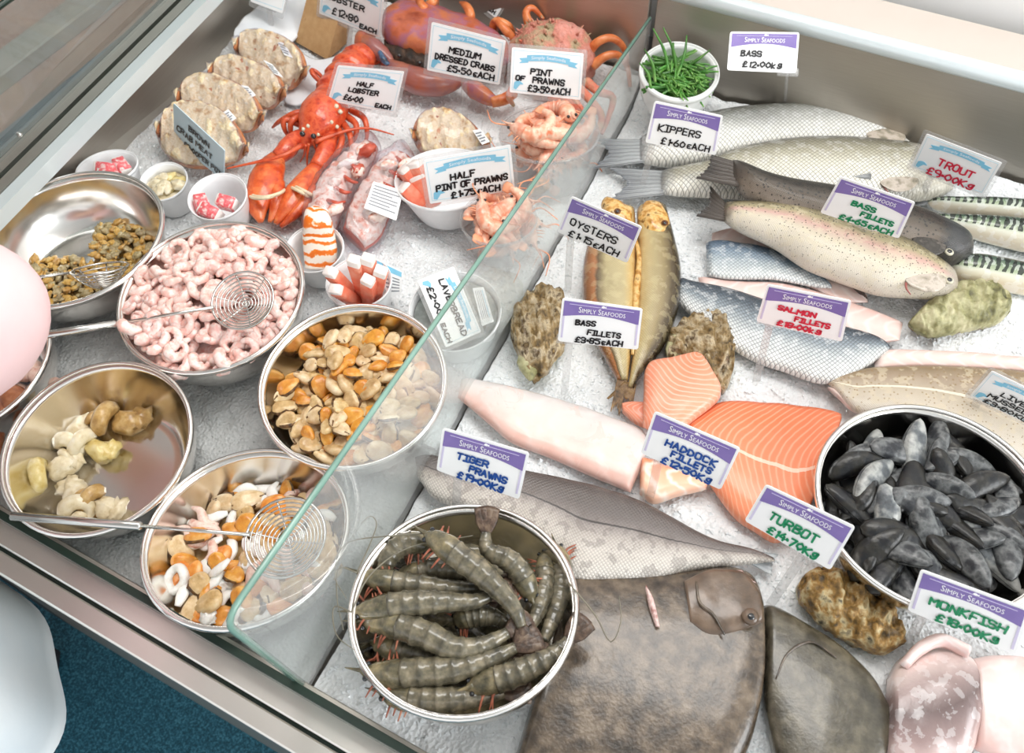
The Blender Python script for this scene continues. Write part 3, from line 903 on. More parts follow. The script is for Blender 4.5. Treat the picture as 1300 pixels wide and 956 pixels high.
def chips(name, n, field, m, label, seed, sz=(.0014, .0042)):
    X, Y, Z = field; r = np.random.default_rng(seed)
    base = np.array([(1, 0, 0), (-1, 0, 0), (0, 1, 0), (0, -1, 0), (0, 0, 1), (0, 0, -1)], float)
    tri = np.array([(0, 2, 4), (2, 1, 4), (1, 3, 4), (3, 0, 4), (2, 0, 5), (1, 2, 5), (3, 1, 5), (0, 3, 5)])
    i = r.integers(2, X.shape[0] - 2, n); j = r.integers(2, X.shape[1] - 2, n)
    keep = Z[i, j] > -.02; i, j = i[keep], j[keep]; n = len(i)
    c = np.stack([X[i, j], Y[i], Z[i, j]], 1)
    s = r.uniform(*sz, n)[:, None, None] * r.uniform(.5, 1.2, (n, 1, 3))
    q, _ = np.linalg.qr(r.standard_normal((n, 3, 3)))
    v = (base[None] * s + r.uniform(-.0005, .0005, (n, 6, 3))) @ q + c[:, None]
    f = (tri[None] + 6 * np.arange(n)[:, None, None]).reshape(-1, 3)
    obj(name, (v.reshape(-1, 3), f.tolist()), m, kind='stuff', label=label, cat='ice', smooth=False)


fl = ice_bed('ice_bed', lambda y: LX(y) - .06, lambda y: DX(y) - .004, .40, 1.155, -.006, .003, M_ICE, 'white crushed ice bed under the lobster, crabs and cups', 3, bank=.02)
fw = ice_bed('grey_ice_bed', lambda y: LX(y) - .05, lambda y: DX(y) - .004, .096, .41, -.008, .002, M_ICEGREY, 'grey ice under the steel bowls at the front', 5)
fr = ice_bed('fish_ice_bed', lambda y: DX(y) + .004, lambda y: RX - .02, .096, 1.155, -.006, .003, M_ICE, 'white crushed ice bed under the fish and fillets', 7, bank=.03)
chips('ice_chips', 9000, fl, M_CHIP, 'loose ice chips scattered over the shellfish side', 1)
chips('fish_ice_chips', 20000, fr, M_CHIP, 'loose ice chips scattered over the fish side', 2)
chips('grey_ice_chips', 2500, fw, M_ICEGREY, 'small grey ice chips between the front bowls', 4, (.001, .0026))
# ------------------------------------------------------------------ fish, fillets, kippers
def fishmat(name, stops, pitch=.0042, scale_amt=.35, spots=None, rough=.28, mott=.25, mcol='#ffffff', line=None, bump=.35, wavy=None, coat=.25, mscale=45, dark='#3c3c3a', tail=None, head=None, vs=.10):
    """skin: colour runs from back (0) to belly (1); lozenge scales in metric coordinates"""
    nb = NB(name).set(rough=rough, spec=.6, coat=coat)
    uv = nb.n('UVMap', uv_map='uv').outputs[0]; mt = nb.n('UVMap', uv_map='metric').outputs[0]
    sx = nb.n('SeparateXYZ', i_Vector=uv); u, v = sx.outputs[0], sx.outputs[1]
    if vs: v = nb.math('MULTIPLY', nb.math('SUBTRACT', v, vs), 1 / (1 - vs), clamp=True)
    tc = nb.n('TexCoord').outputs['Object']
    n1 = nb.noise(tc, mscale, 5)
    vj = nb.math('MULTIPLY_ADD', n1, .16, nb.math('SUBTRACT', v, .08))
    c = nb.ramp(vj, stops)
    c = nb.mix(nb.math('MULTIPLY', nb.math('GREATER_THAN', nb.noise(tc, mscale * 1.7, 4), .55), mott), c, mcol)
    h = None
    if pitch:
        s2 = nb.n('SeparateXYZ', i_Vector=mt); k = math.pi / pitch
        a = nb.math('ABSOLUTE', nb.math('SINE', nb.math('MULTIPLY', nb.math('ADD', s2.outputs[0], s2.outputs[1]), k)))
        b = nb.math('ABSOLUTE', nb.math('SINE', nb.math('MULTIPLY', nb.math('SUBTRACT', s2.outputs[0], s2.outputs[1]), k)))
        h = nb.math('MINIMUM', a, b)
        e = nb.math('SUBTRACT', 1.0, nb.math('MULTIPLY', h, 2.4), clamp=True)
        c = nb.mix(nb.math('MULTIPLY', e, scale_amt), c, dark)
    if spots:
        col, sc, th = spots
        vo = nb.n('TexVoronoi', i_Vector=tc, i_Scale=sc).outputs['Distance']
        sp = nb.math('LESS_THAN', nb.math('ADD', vo, nb.math('MULTIPLY', v, .18)), th)
        c = nb.mix(nb.math('MULTIPLY', sp, .8), c, col)
    if wavy:
        col, fr, lim = wavy
        s2 = nb.n('SeparateXYZ', i_Vector=mt)
        ph = nb.math('ADD', nb.math('MULTIPLY', s2.outputs[0], fr), nb.math('MULTIPLY', nb.noise(mt, 60, 2), 9))
        bd = nb.math('GREATER_THAN', nb.math('SINE', ph), .05)
        bd = nb.math('MULTIPLY', bd, nb.math('LESS_THAN', v, lim))
        c = nb.mix(nb.math('MULTIPLY', bd, .9), c, col)
    if line:
        d = nb.math('ABSOLUTE', nb.math('SUBTRACT', v, line[1]))
        c = nb.mix(nb.math('MULTIPLY', nb.math('LESS_THAN', d, line[2]), .85), c, line[0])
    for en, sg in ((tail, -1), (head, 1)):
        if en:
            e_ = nb.math('MULTIPLY_ADD', nb.noise(tc, 70, 4), .06, u)
            k_ = nb.math('MULTIPLY', nb.math('SUBTRACT', e_, en[1] + .03), sg * 22., clamp=True)
            c = nb.mix(nb.math('MULTIPLY', k_, .85), c, nb.mix(nb.noise(tc, 60, 4), en[0], en[2]) if len(en) > 2 else en[0])
    nb.l(c, nb.b.inputs['Base Color'])
    hh = nb.noise(tc, 150, 4)
    nb.bump(nb.math('ADD', h, nb.math('MULTIPLY', hh, .4)) if h is not None else hh, bump, .0012)
    return nb.m


def fleshmat(name, stops, band=None, freq=140, rough=.3, dist=2.2, amt=.6, sss=.12, veins=None, bump=.18, slope=1.4, line=None):
    """flesh: colour across the piece plus curved bands of muscle"""
    nb = NB(name).set(rough=rough, spec=.5, sss=sss, coat=.2)
    uv = nb.n('UVMap', uv_map='uv').outputs[0]; mt = nb.n('UVMap', uv_map='metric').outputs[0]
    v = nb.n('SeparateXYZ', i_Vector=uv).outputs[1]
    s2 = nb.n('SeparateXYZ', i_Vector=mt); tc = nb.n('TexCoord').outputs['Object']
    n1 = nb.noise(tc, 55, 4)
    c = nb.ramp(nb.math('MULTIPLY_ADD', n1, .4, nb.math('SUBTRACT', v, .2)), stops)
    wv = None
    if band:
        dv = nb.math('POWER', nb.math('ABSOLUTE', nb.math('SUBTRACT', v, .5)), 1.6)
        ph = nb.math('MULTIPLY_ADD', dv, -slope * 12, nb.math('MULTIPLY', s2.outputs[0], freq * 2))
        ph = nb.math('ADD', ph, nb.math('MULTIPLY', nb.noise(mt, 22, 3), dist * 4))
        wv = nb.math('POWER', nb.math('MULTIPLY_ADD', nb.math('SINE', ph), .5, .5), 5)
        c = nb.mix(nb.math('MULTIPLY', wv, amt), c, band)
    if line:
        dl = nb.math('ABSOLUTE', nb.math('SUBTRACT', nb.math('MULTIPLY_ADD', nb.noise(tc, 60, 3), .03, v), line[1]))
        c = nb.mix(nb.math('MULTIPLY', nb.math('LESS_THAN', dl, line[2]), .7), c, line[0])
    if veins:
        c = nb.mix(nb.math('MULTIPLY', nb.math('GREATER_THAN', nb.noise(tc, 30, 6, .7, 1.2), .60), .5), c, veins)
    nb.l(c, nb.b.inputs['Base Color'])
    hh = nb.noise(tc, 120, 4)
    nb.bump(nb.math('ADD', hh, nb.math('MULTIPLY', wv, .6)) if wv is not None else hh, bump, .0015)
    return nb.m


M_BASS = fishmat('bass_skin', [(0, '#42433d'), (.12, '#7f8078'), (.34, '#b9bab5'), (.6, '#dddcd7'), (1, '#ebe7dd')], .0074, .8, dark='#4f504a', tail=('#8b8e90', .05), head=('#6f6c5c', .87, '#cfccc2'), bump=.6)
M_BASS2 = fishmat('bass_skin_tan', [(0, '#45433a'), (.14, '#8a8673'), (.36, '#bdb8a4'), (.6, '#dedacb'), (1, '#ece7dc')], .0074, .85, dark='#575343', tail=('#8b8e90', .05), head=('#77705c', .80, '#e2dccd'), bump=.6)
M_TROUTD = fishmat('dark_trout_skin', [(0, '#1a1816'), (.3, '#332d27'), (.55, '#51473b'), (.8, '#72665a'), (1, '#9a8d80')], .0028, .12, ('#151311', 190, .40), vs=.26, mott=.2, mcol='#5b5044', tail=('#4a423c', .06), head=('#26282a', .82, '#3f4245'))
M_TROUTP = fishmat('pale_trout_skin', [(0, '#3f3b2c'), (.16, '#7a7054'), (.36, '#ab9f7c'), (.52, '#c9a196'), (.66, '#cdc1ab'), (1, '#dfd7c8')], .0028, .14, ('#4a4536', 230, .34), mott=.3, mcol='#ded2b4', tail=('#4d453c', .045), head=('#8d8274', .89, '#c7bdb2'))
M_MACK = fishmat('mackerel_skin', [(0, '#3f5347'), (.35, '#7d8f73'), (.6, '#a9b497'), (.74, '#dcdccb'), (1, '#e3d4ba')], 0, 0, wavy=('#161c1a', 640, .66), rough=.22, vs=.42)


def finmat(name, base, ray, tip):
    nb = NB(name).set(rough=.3, coat=.3)
    s = nb.n('SeparateXYZ', i_Vector=nb.n('UVMap', uv_map='uv').outputs[0]); tc = nb.n('TexCoord').outputs['Object']
    st = nb.math('POWER', nb.math('MULTIPLY_ADD', nb.math('SINE', nb.math('MULTIPLY_ADD', nb.noise(tc, 60, 3), 5.0, nb.math('MULTIPLY', s.outputs[1], 95))), .5, .5), 2)
    c = nb.mix(st, base, ray)
    c = nb.mix(nb.math('MULTIPLY', nb.math('POWER', s.outputs[0], 1.6), .8), c, tip)
    nb.l(c, nb.b.inputs['Base Color']); nb.bump(st, .5, .0015)
    return nb.m


M_FIN = finmat('fin', '#b9bcbd', '#8a8d90', '#5d6066')
M_FIND = finmat('dark_fin', '#5f5750', '#463f39', '#2a2523')
M_EYE = mat('fish_eye', '#16181b', rough=.08, coat=1.)
M_EYER = mat('eye_ring', ['#b9b6a5', '#d8d2ba'], 200, .2)
M_GILL = mat('gill_plate', ['#7f7a6a', '#b0a595', '#c9bdb0', '#8d8474'], 55, .2, coat=.5, bump=.2)
M_GILLD = mat('dark_gill_plate', ['#4a4640', '#37332f', '#6d655c'], 90, .22, coat=.4)
M_MOUTH = mat('pink_gill_slit', ['#8e4a44', '#b4716a'], 90, .3)


def shift(pts, dx, dy): return [(x + dx, y + dy) for x, y in pts]


def whole_fish(label, top, bot, t, hc, skin, tail=None, tailh=None, eye=None, er=.0045, gill=None, gmat=None, fins=(), finm=None, notch=.3, group='whole fish on the ice', lump=.0, flip=False, name='whole_fish'):
    hl = list(hc) if hasattr(hc, '__len__') else [hc]
    (v, f), uvs = slab(top, bot, t, hl if len(hl) > 1 else hl[0], N=64, M=12, e=.92, under=.8, pw=.6, ends=(.10, .07))
    r = thing(name, [v[:, 0].mean(), v[:, 1].mean(), 0], label, 'fish', group)
    obj('body', (v, f), skin, r, **uvs)
    hc = hl[0]
    if tail:
        q, u = fin(*tail, hc + t * .12, tailh if tailh is not None else hc * .6, notch, n=18, k=9)
        obj('tail_fin', q, finm or M_FIN, r, **u)
    for nm, fq, ha, hb_ in fins:
        q, u = fin(*fq, ha, hb_, .08, n=14, k=6, rag=.06)
        obj(nm, q, finm or M_FIN, r, **u)
    hc = hl[-1]
    if gill:
        ga, gb = np.array(gill[0], float), np.array(gill[1], float)
        c_ = [P(*(x.mean(0)), hc + t * .66) for x in (ga, gb)]; cm = (c_[0] + c_[1]) / 2
        ln_ = P(*((ga[-1] + gb[-1]) / 2), hc) - P(*((ga[0] + gb[0]) / 2), hc); L_ = np.linalg.norm(ln_); ln_ /= L_
        sd_ = np.cross((0, 0, 1.), ln_); wd_ = np.linalg.norm(c_[0] - c_[1])
        obj('gill_cover', blob(cm, (L_ * .52, wd_ * .50, t * .11), 1.5, .03, 2, np.stack([ln_, sd_, (0, 0, 1.)], 1), 20, 14), gmat or M_GILL, r)
        edge = [P(*p_, hc + t * .60) for p_ in gill[2]] if len(gill) > 2 else None
        if edge: obj('gill_slit', tube(edge, [.0008, .0022, .0008], 6, res=12), M_MOUTH, r)
    if eye:
        e_ = P(*eye, hc + t * .62)
        ring = obj('eye', blob(e_, (er, er, er * .5), amp=0), M_EYER, r)
    if eye:
        obj('pupil', blob(e_ + np.array([0, -.0004, er * .28]), (er * .62, er * .62, er * .35), amp=0), M_EYE, r)
    return r


whole_fish('upper large silver bass lying along the back panel', [(812, 176), (860, 157), (900, 148), (940, 141), (994, 137), (1040, 138), (1076, 141), (1120, 150), (1150, 160), (1170, 175)],
           [(812, 206), (860, 210), (914, 203), (960, 194), (1000, 190), (1050, 190), (1101, 190), (1140, 190), (1162, 188), (1172, 181)], .030, .022, M_BASS,
           tail=((818, 178), (818, 205), (757, 176), (752, 214)), tailh=.012, eye=(1157, 169), er=.0055, gill=([(1103, 158), (1122, 155), (1150, 163)], [(1103, 182), (1120, 187), (1150, 186)]), gmat=M_GILL,
           fins=[('dorsal_fin', ((985, 139), (1060, 141), (975, 134), (1040, 136)), .035, .037)])
whole_fish('lower large bass with tan scales below the first one', [(838, 218), (898, 208), (931, 194), (994, 182), (1057, 179), (1120, 183), (1163, 189), (1198, 208), (1212, 228)],
           [(838, 246), (882, 248), (931, 250), (990, 254), (1050, 258), (1100, 256), (1150, 254), (1190, 250), (1210, 240)], .034, .026, M_BASS2,
           tail=((842, 217), (842, 246), (774, 213), (772, 255)), tailh=.014, eye=(1190, 214), er=.006, gill=([(1113, 198), (1140, 190), (1170, 200)], [(1113, 232), (1130, 248), (1165, 250)], [(1118, 196), (1108, 215), (1128, 245)]),
           fins=[('dorsal_fin', ((960, 188), (1050, 181), (955, 181), (1030, 174)), .036, .037), ('pectoral_fin', ((1106, 216), (1106, 226), (1060, 212), (1056, 222)), .055, .052)], notch=.35)
whole_fish('dark spotted trout lying above the pale trout', [(930, 203), (942, 212), (965, 224), (1000, 234), (1057, 244), (1110, 256), (1160, 271), (1207, 291), (1226, 303), (1235, 315)],
           [(930, 228), (954, 252), (994, 272), (1040, 288), (1088, 300), (1130, 312), (1167, 322), (1198, 333), (1222, 331), (1235, 322)], .034, [.064, .060, .052, .044, .038, .036], M_TROUTD,
           tail=((940, 207), (938, 236), (903, 197), (884, 226)), tailh=.066, eye=(1205, 320), er=.006, gill=([(1160, 285), (1180, 284), (1204, 298)], [(1160, 318), (1178, 326), (1200, 328)]), gmat=M_GILLD,
           fins=[('dorsal_fin', ((990, 233), (1030, 239), (982, 229), (1008, 231)), .070, .070)], finm=M_FIND, notch=.12)
whole_fish('pale pinkish trout with its gill showing', [(918, 258), (950, 261), (1000, 263), (1025, 268), (1057, 277), (1100, 291), (1148, 310), (1176, 325), (1204, 345), (1216, 360)],
           [(918, 280), (945, 294), (985, 312), (1025, 338), (1060, 352), (1088, 362), (1120, 372), (1167, 376), (1200, 377), (1216, 367)], .036, [.050, .048, .044, .040, .036, .034], M_TROUTP,
           tail=((922, 259), (920, 280), (902, 236), (884, 274)), tailh=.048, eye=(1205, 356), er=.006, gill=([(1148, 330), (1172, 330), (1200, 346)], [(1150, 366), (1170, 373), (1202, 372)], [(1172, 345), (1155, 352), (1150, 364), (1156, 374)]), gmat=M_GILL,
           fins=[('dorsal_fin', ((1010, 264), (1050, 275), (1006, 258), (1034, 266)), .060, .060), ('pelvic_fin', ((1075, 358), (1095, 364), (1090, 372), (1102, 380)), .03, .012)], finm=M_FIND, notch=.25)
for lb, tp, bt in (('topmost striped mackerel by the trout ticket', [(1178, 254), (1214, 257), (1260, 259), (1310, 264), (1360, 272), (1420, 290)], [(1178, 258), (1195, 264), (1240, 272), (1300, 280), (1360, 290), (1420, 296)]),
                   ('middle striped mackerel of the three', [(1172, 274), (1214, 277), (1260, 280), (1310, 286), (1370, 298), (1430, 318)], [(1172, 278), (1192, 285), (1240, 300), (1300, 315), (1360, 326), (1430, 324)]),
                   ('lowest striped mackerel beside the dark trout head', [(1196, 334), (1220, 330), (1245, 330), (1300, 341), (1360, 356), (1420, 376)], [(1196, 338), (1215, 352), (1245, 360), (1300, 370), (1360, 382), (1420, 382)])):
    whole_fish(lb, tp, bt, .026, .016, M_MACK, tail=(tp[0], bt[0], (tp[0][0] - 22, tp[0][1] - 7), (bt[0][0] - 24, bt[0][1] + 5)), eye=(tp[-1][0] - 14, (tp[-1][1] + bt[-1][1]) / 2 - 3), group='striped mackerel')

# ---- fillets
M_FSKIN = fishmat('bass_fillet_skin', [(0, '#3d464f'), (.14, '#525c66'), (.38, '#8a949b'), (.62, '#c5c9ca'), (1, '#e6e5e1')], .0066, .8, dark='#363b41', bump=.6)
M_FSKIN2 = fishmat('bass_fillet_skin_blue', [(0, '#56687c'), (.3, '#8596a5'), (.6, '#b5bdc1'), (1, '#dadbd8')], .0060, .7, dark='#44525f', bump=.6)
M_PINKF = fleshmat('pink_white_flesh', [(0, '#deb9b0'), (.5, '#e3d0c8'), (1, '#dfbfb5')], '#f8f1ee', 120, amt=.35)
M_WHITEF = fleshmat('white_flesh', [(0, '#cfc7c4'), (.25, '#ded5d0'), (.55, '#e3d0c8'), (.85, '#e2bbaf'), (1, '#dfb2a5')], '#f3ebe7', 60, amt=.16, veins='#e6c3b9')
M_SALMON = fleshmat('salmon_flesh', [(0, '#ea7a50'), (.45, '#ef855a'), (1, '#f0936c')], '#f9c6a8', 360, amt=.42, dist=1.3, slope=9, line=('#fbe0cc', .56, .014))
M_SALMON2 = fleshmat('salmon_tail_flesh', [(0, '#f09a7b'), (.5, '#ee8a67'), (1, '#f3a487')], '#fad6c4', 420, amt=.45, dist=1.4, slope=5)
M_SALMON3 = fleshmat('salmon_belly_flesh', [(0, '#f0946c'), (.5, '#f6b795'), (1, '#f8c9ae')], '#fdeadd', 120, amt=.8, dist=3)
M_SKINRIM = mat('silver_skin', ['#aab0b4', '#cfd3d4'], 90, .25)
M_HADDOCK = fishmat('haddock_skin', [(0, '#554d4a'), (.2, '#6d6562'), (.36, '#857c78'), (.5, '#b0a69e'), (.72, '#cfc7be'), (1, '#dfd9d1')], .0046, .6, mott=.38, mcol='#6a605b', line=('#332e2c', .37, .012), dark='#6d655f', bump=.5, rough=.34)
M_COD = fishmat('cod_skin', [(0, '#8f7a5e'), (.2, '#a5917a'), (.5, '#bfb09a'), (1, '#ddd4c6')], .0026, .2, mott=.5, mcol='#d3c4a8', line=('#ece2cf', .42, .02), spots=('#8e744d', 210, .33), rough=.36)


def fillet(label, top, bot, t, hD, m, hV=None, cat='fillet', group='fillets on the ice', name='fish_fillet', e=.6, lump=.0015, pw=.35, ends=(.05, .05), skin=None, **kw):
    (v, f), uvs = slab(top, bot, t, hD, hV, N=46, M=9, e=e, under=.35, pw=pw, lump=lump, lfr=38, ends=ends, seed=len(label))
    r = thing(name, [v[:, 0].mean(), v[:, 1].mean(), v[:, 2].min()], label, cat, group)
    obj('flesh' if skin is None else 'skin', (v, f), m, r, **uvs)
    return r, uvs


fillet('pale flesh side of a bass fillet under the blue grey one', [(904, 296), (935, 290), (970, 300), (1020, 326), (1060, 350), (1100, 374)], [(902, 322), (940, 330), (985, 345), (1030, 366), (1070, 384), (1102, 384)], .006, .005, M_PINKF)
r_, _u = fillet('blue grey bass fillet lying skin side up below the trout', [(896, 309), (912, 307), (929, 308), (965, 314), (1000, 326), (1030, 342), (1056, 363)], [(898, 350), (920, 354), (945, 355), (978, 355), (1010, 360), (1035, 365), (1056, 366)], .009, .014, M_FSKIN2, skin=1)
fillet('pink bass fillet lying flesh up behind the salmon ticket', [(886, 352), (940, 358), (1000, 362), (1076, 384), (1115, 398), (1146, 410)], [(890, 370), (940, 392), (1000, 410), (1060, 428), (1110, 436), (1142, 432)], .007, .006, M_PINKF)
fillet('silver grey bass fillet skin side up under the salmon ticket', [(854, 357), (866, 355), (882, 360), (920, 367), (963, 380), (1020, 402), (1076, 418), (1110, 428), (1130, 440)],
       [(860, 383), (873, 397), (895, 416), (922, 438), (956, 459), (994, 472), (1044, 488), (1088, 474), (1128, 446)], .013, .016, M_FSKIN, skin=1)
fillet('long white fillet lying along the top of the brown cod fillet', [(1110, 447), (1150, 446), (1220, 449), (1300, 455), (1400, 464)], [(1110, 470), (1160, 468), (1220, 469), (1300, 474), (1400, 484)], .009, .010, M_PINKF)
r_, _u = fillet('mottled brown cod fillet skin side up beside the mussel bowl', [(1044, 482), (1078, 474), (1113, 468), (1182, 467), (1240, 469), (1300, 474), (1390, 486)], [(1056, 492), (1085, 523), (1115, 528), (1180, 540), (1240, 566), (1300, 590), (1390, 620)], .016, .014, M_COD, skin=1)
q, u = slab([(1050, 492), (1075, 498), (1100, 508), (1116, 517)], [(1064, 505), (1080, 521), (1098, 527), (1116, 522)], .006, .012, N=20, M=7, e=.7)
obj('belly_flap', q, M_PINKF, r_, label='pink belly flap', **u)
r_, _u = fillet('long white haddock fillet lying flesh side up', [(586, 482), (600, 483), (650, 493), (710, 509), (766, 528), (816, 549), (822, 575)], [(581, 505), (600, 521), (622, 540), (650, 563), (700, 583), (750, 605), (800, 626)], .014, .011, M_WHITEF)
q, u = slab([(586, 482), (600, 483), (650, 493), (710, 509), (766, 528), (816, 549)], [(587, 486), (601, 487), (650, 497), (710, 513), (766, 532), (816, 553)], .005, .006, N=30, M=6)
obj('skin_edge', q, M_SKINRIM, r_, **u)
r_, _u = fillet('large grey haddock fillet lying skin side up above the turbot', [(527, 580), (550, 580), (600, 590), (669, 600), (757, 620), (820, 642), (898, 683), (950, 697), (982, 708)],
                [(530, 606), (552, 634), (590, 648), (650, 672), (700, 712), (728, 739), (788, 740), (835, 737), (882, 725), (983, 713)], .020, .016, M_HADDOCK, skin=1, pw=.5)
q, u = fin((955, 699), (955, 716), (988, 704), (980, 730), .016, .008, .12, n=12, k=6)
obj('tail_flap', q, M_SKINRIM, r_, **u)
fillet('large orange salmon fillet between the haddock and the mussel bowl', [(868, 536), (914, 514), (978, 515), (1030, 520), (1064, 528), (1066, 538)], [(866, 566), (900, 615), (929, 655), (955, 674), (985, 690), (1008, 676), (1024, 656)], .022, .012, M_SALMON, cat='salmon fillet', group='pieces of salmon')
fillet('thick salmon piece with white lines leaning on the oyster', [(816, 542), (817, 500), (821, 466), (850, 458), (884, 450)], [(850, 560), (876, 538), (914, 505), (904, 475), (890, 452)], .020, .030, M_SALMON2, cat='salmon fillet', group='pieces of salmon')
fillet('narrow pink salmon end beside the kipper tail', [(788, 514), (800, 512), (818, 513)], [(790, 524), (806, 538), (820, 544)], .012, .010, M_SALMON2, cat='salmon fillet', group='pieces of salmon')
fillet('pale marbled salmon belly piece under the haddock ticket', [(813, 583), (840, 588), (870, 598), (900, 612)], [(812, 628), (830, 640), (862, 630), (896, 622)], .016, .010, M_SALMON3, cat='salmon fillet', group='pieces of salmon')

# ---- kippers
M_KIP = fishmat('kipper_skin', [(0, '#b8905a'), (.12, '#d0b680'), (.35, '#b3a274'), (.58, '#8f7d53'), (.76, '#54452c'), (1, '#1f1a13')], .0036, .32, mott=.15, mcol='#e9d9a9', rough=.25, coat=.5, dark='#4f4024', vs=0)
M_KIPL = fishmat('kipper_skin_left', [(0, '#7a4a24'), (.20, '#b0703e'), (.26, '#5a4424'), (.42, '#ab9c70'), (.75, '#b9a97c'), (.9, '#d2b070'), (1, '#a9763f')], .0036, .32, mott=.15, mcol='#e9d9a9', rough=.25, coat=.5, dark='#4f4024', vs=0)
M_KIPH = mat('smoked_head', ['#8a5a22', '#c48d40', '#e6c07c', '#6b4519'], 90, .2, coat=.6, bump=.3)
M_KIPT = mat('smoked_tail', ['#3f2e1c', '#80603c', '#a98a5c'], 110, .35, bump=.5, bscale=240)
for side, lb, tp, bt, hd, ey, tl in (
        ('left', 'left of the two golden smoked kippers', [(764, 274), (748, 305), (740, 340), (740, 378), (747, 415), (763, 446), (776, 470), (784, 484)], [(806, 270), (808, 305), (808, 340), (807, 378), (805, 415), (802, 446), (799, 470), (797, 484)],
         ([(764, 276), (763, 258), (776, 254), (800, 257)], [(772, 286), (790, 292), (800, 290), (806, 276)]), (784, 268), ((784, 478), (797, 478), (775, 522), (786, 530))),
        ('right', 'right of the two golden smoked kippers with dark back', [(808, 270), (809, 305), (809, 340), (808, 378), (806, 415), (803, 446), (800, 472), (797, 492)], [(846, 268), (856, 305), (864, 345), (862, 387), (850, 425), (830, 459), (812, 480), (805, 494)],
         ([(808, 262), (820, 257), (838, 260), (850, 274)], [(812, 292), (824, 304), (842, 305), (852, 296)]), (844, 283), ((793, 484), (808, 488), (770, 506), (804, 512)))):
    (v, f), uvs = slab(tp, bt, .026, .018, N=54, M=11, e=.85, under=.6, pw=.6)
    r = thing('kipper', [v[:, 0].mean(), v[:, 1].mean(), 0], lb, 'kipper', 'pair of kippers')
    obj('body', (v, f), M_KIP if side == 'right' else M_KIPL, r, **uvs)
    for k_ in (0, -1): hd[0][k_] = hd[1][k_] = ((hd[0][k_][0] + hd[1][k_][0]) / 2, (hd[0][k_][1] + hd[1][k_][1]) / 2)
    q, u = slab(hd[0], hd[1], .018, .030, .030, N=20, M=8, lump=.004, lfr=70); obj('head', q, M_KIPH, r, **u)
    obj('eye', blob(P(*ey, .047), (.005, .005, .003), amp=0), mat(side + '_kipper_eye', '#6b4022', rough=.15), r)
    obj('pupil', blob(P(*ey, .0495), (.0026, .0026, .0016), amp=0), M_EYE, r)
    q, u = fin(*tl, .022, .014, .25, n=14, k=8, rag=.08); obj('tail_fin', q, M_KIPT, r, **u)
    if side == 'left':
        obj('cut_edge', tube([P(x, y, .030) for x, y in ((806, 300), (812, 330), (808, 370), (806, 410), (803, 450))], [.002, .005, .006, .004, .002], 7, res=20), M_KIPH, r)

# ---- turbots and monkfish
M_TURB = mat('turbot_skin', ['#332c25', '#4b4035', '#655748', '#7d6e5d'], 60, .26, bump=.35, bscale=240, detail=6, coat=.5)
M_TURBH = mat('turbot_head_skin', ['#4b3f35', '#685647', '#806c5b'], 40, .28, bump=.25, bscale=150, coat=.4)
M_TURB2 = mat('turbot_skin_olive', ['#3d392f', '#565043', '#6f6858'], 60, .26, bump=.35, bscale=240, coat=.5)
M_WOUND = mat('pink_cut', ['#b98a80', '#e4c9c2', '#9c5f58'], 120, .25)
(v, f), uvs = slab([(722, 735), (760, 735), (815, 733), (866, 729), (914, 722), (945, 728), (958, 742), (967, 771)], [(640, 1010), (700, 1040), (780, 1050), (850, 1040), (910, 1010), (945, 960), (962, 900), (968, 850)], .030, .008, N=60, M=14, e=.6, under=.3, pw=.25, ends=(.04, .04))
r = thing('turbot', [v[:, 0].mean(), v[:, 1].mean(), 0], 'large brown turbot lying flat with a pink slit behind its head', 'fish', 'turbots at the front')
obj('body', (v, f), M_TURB, r, **uvs)
q, u = slab([(868, 738), (890, 727), (914, 722), (945, 728), (962, 748)], [(876, 792), (896, 806), (915, 808), (945, 800), (968, 790)], .010, .032, .034, N=30, M=9, e=.75, lump=.002, lfr=50)
hd_ = obj('head', q, M_TURBH, r, **u)
obj('gill_edge', tube([P(x, y, .044) for x, y in ((884, 738), (888, 765), (905, 780), (920, 806))], [.001, .0022, .001], 6, res=14), M_TURB, hd_)
e_ = P(953, 783, .046)
obj('eye', blob(e_, (.009, .009, .005), amp=.05), M_TURBH, r); obj('pupil', blob(e_ + (0, -.001, .0035), (.0042, .0042, .002), amp=0), M_EYE, r)
q, u = slab([(820, 743), (830, 762), (838, 796)], [(819, 748), (824, 772), (832, 796)], .005, .040, N=16, M=6); obj('pink_slit', q, M_WOUND, r, label='pink cut in the skin', **u)
q, u = fin((930, 724), (955, 738), (942, 724), (960, 740), .03, .03, .1); obj('jaw_flap', q, M_WOUND, r, **u)
(v, f), uvs = slab([(969, 769), (990, 776), (1035, 802), (1060, 818), (1082, 837), (1105, 862), (1125, 900)], [(968, 900), (990, 1000), (1020, 1050), (1060, 1050), (1090, 1020), (1115, 980), (1130, 930)], .026, .006, N=46, M=12, e=.6, under=.3, pw=.25, ends=(.04, .04))
r = thing('turbot', [v[:, 0].mean(), v[:, 1].mean(), 0], 'olive brown turbot lying half under the larger turbot', 'fish', 'turbots at the front')
obj('body', (v, f), M_TURB2, r, **uvs)
obj('lateral_line', tube([P(x, y, .030) for x, y in ((985, 862), (1000, 830), (1030, 815), (1062, 835))], [.0008, .0016, .0008], 6, res=18), M_TURB, r)
M_MONK = fleshmat('monkfish_flesh', [(0, '#eccfc9'), (.5, '#f0ddd8'), (1, '#e3bdb6')], '#f7ecea', 60, amt=.4, dist=4)
M_MONKD = fishmat('monkfish_membrane', [(0, '#ecd8d2'), (.25, '#a58f8b'), (.5, '#6d5c5a'), (.75, '#9c8582'), (1, '#e0c6c0')], 0, 0, mott=.2, rough=.22)
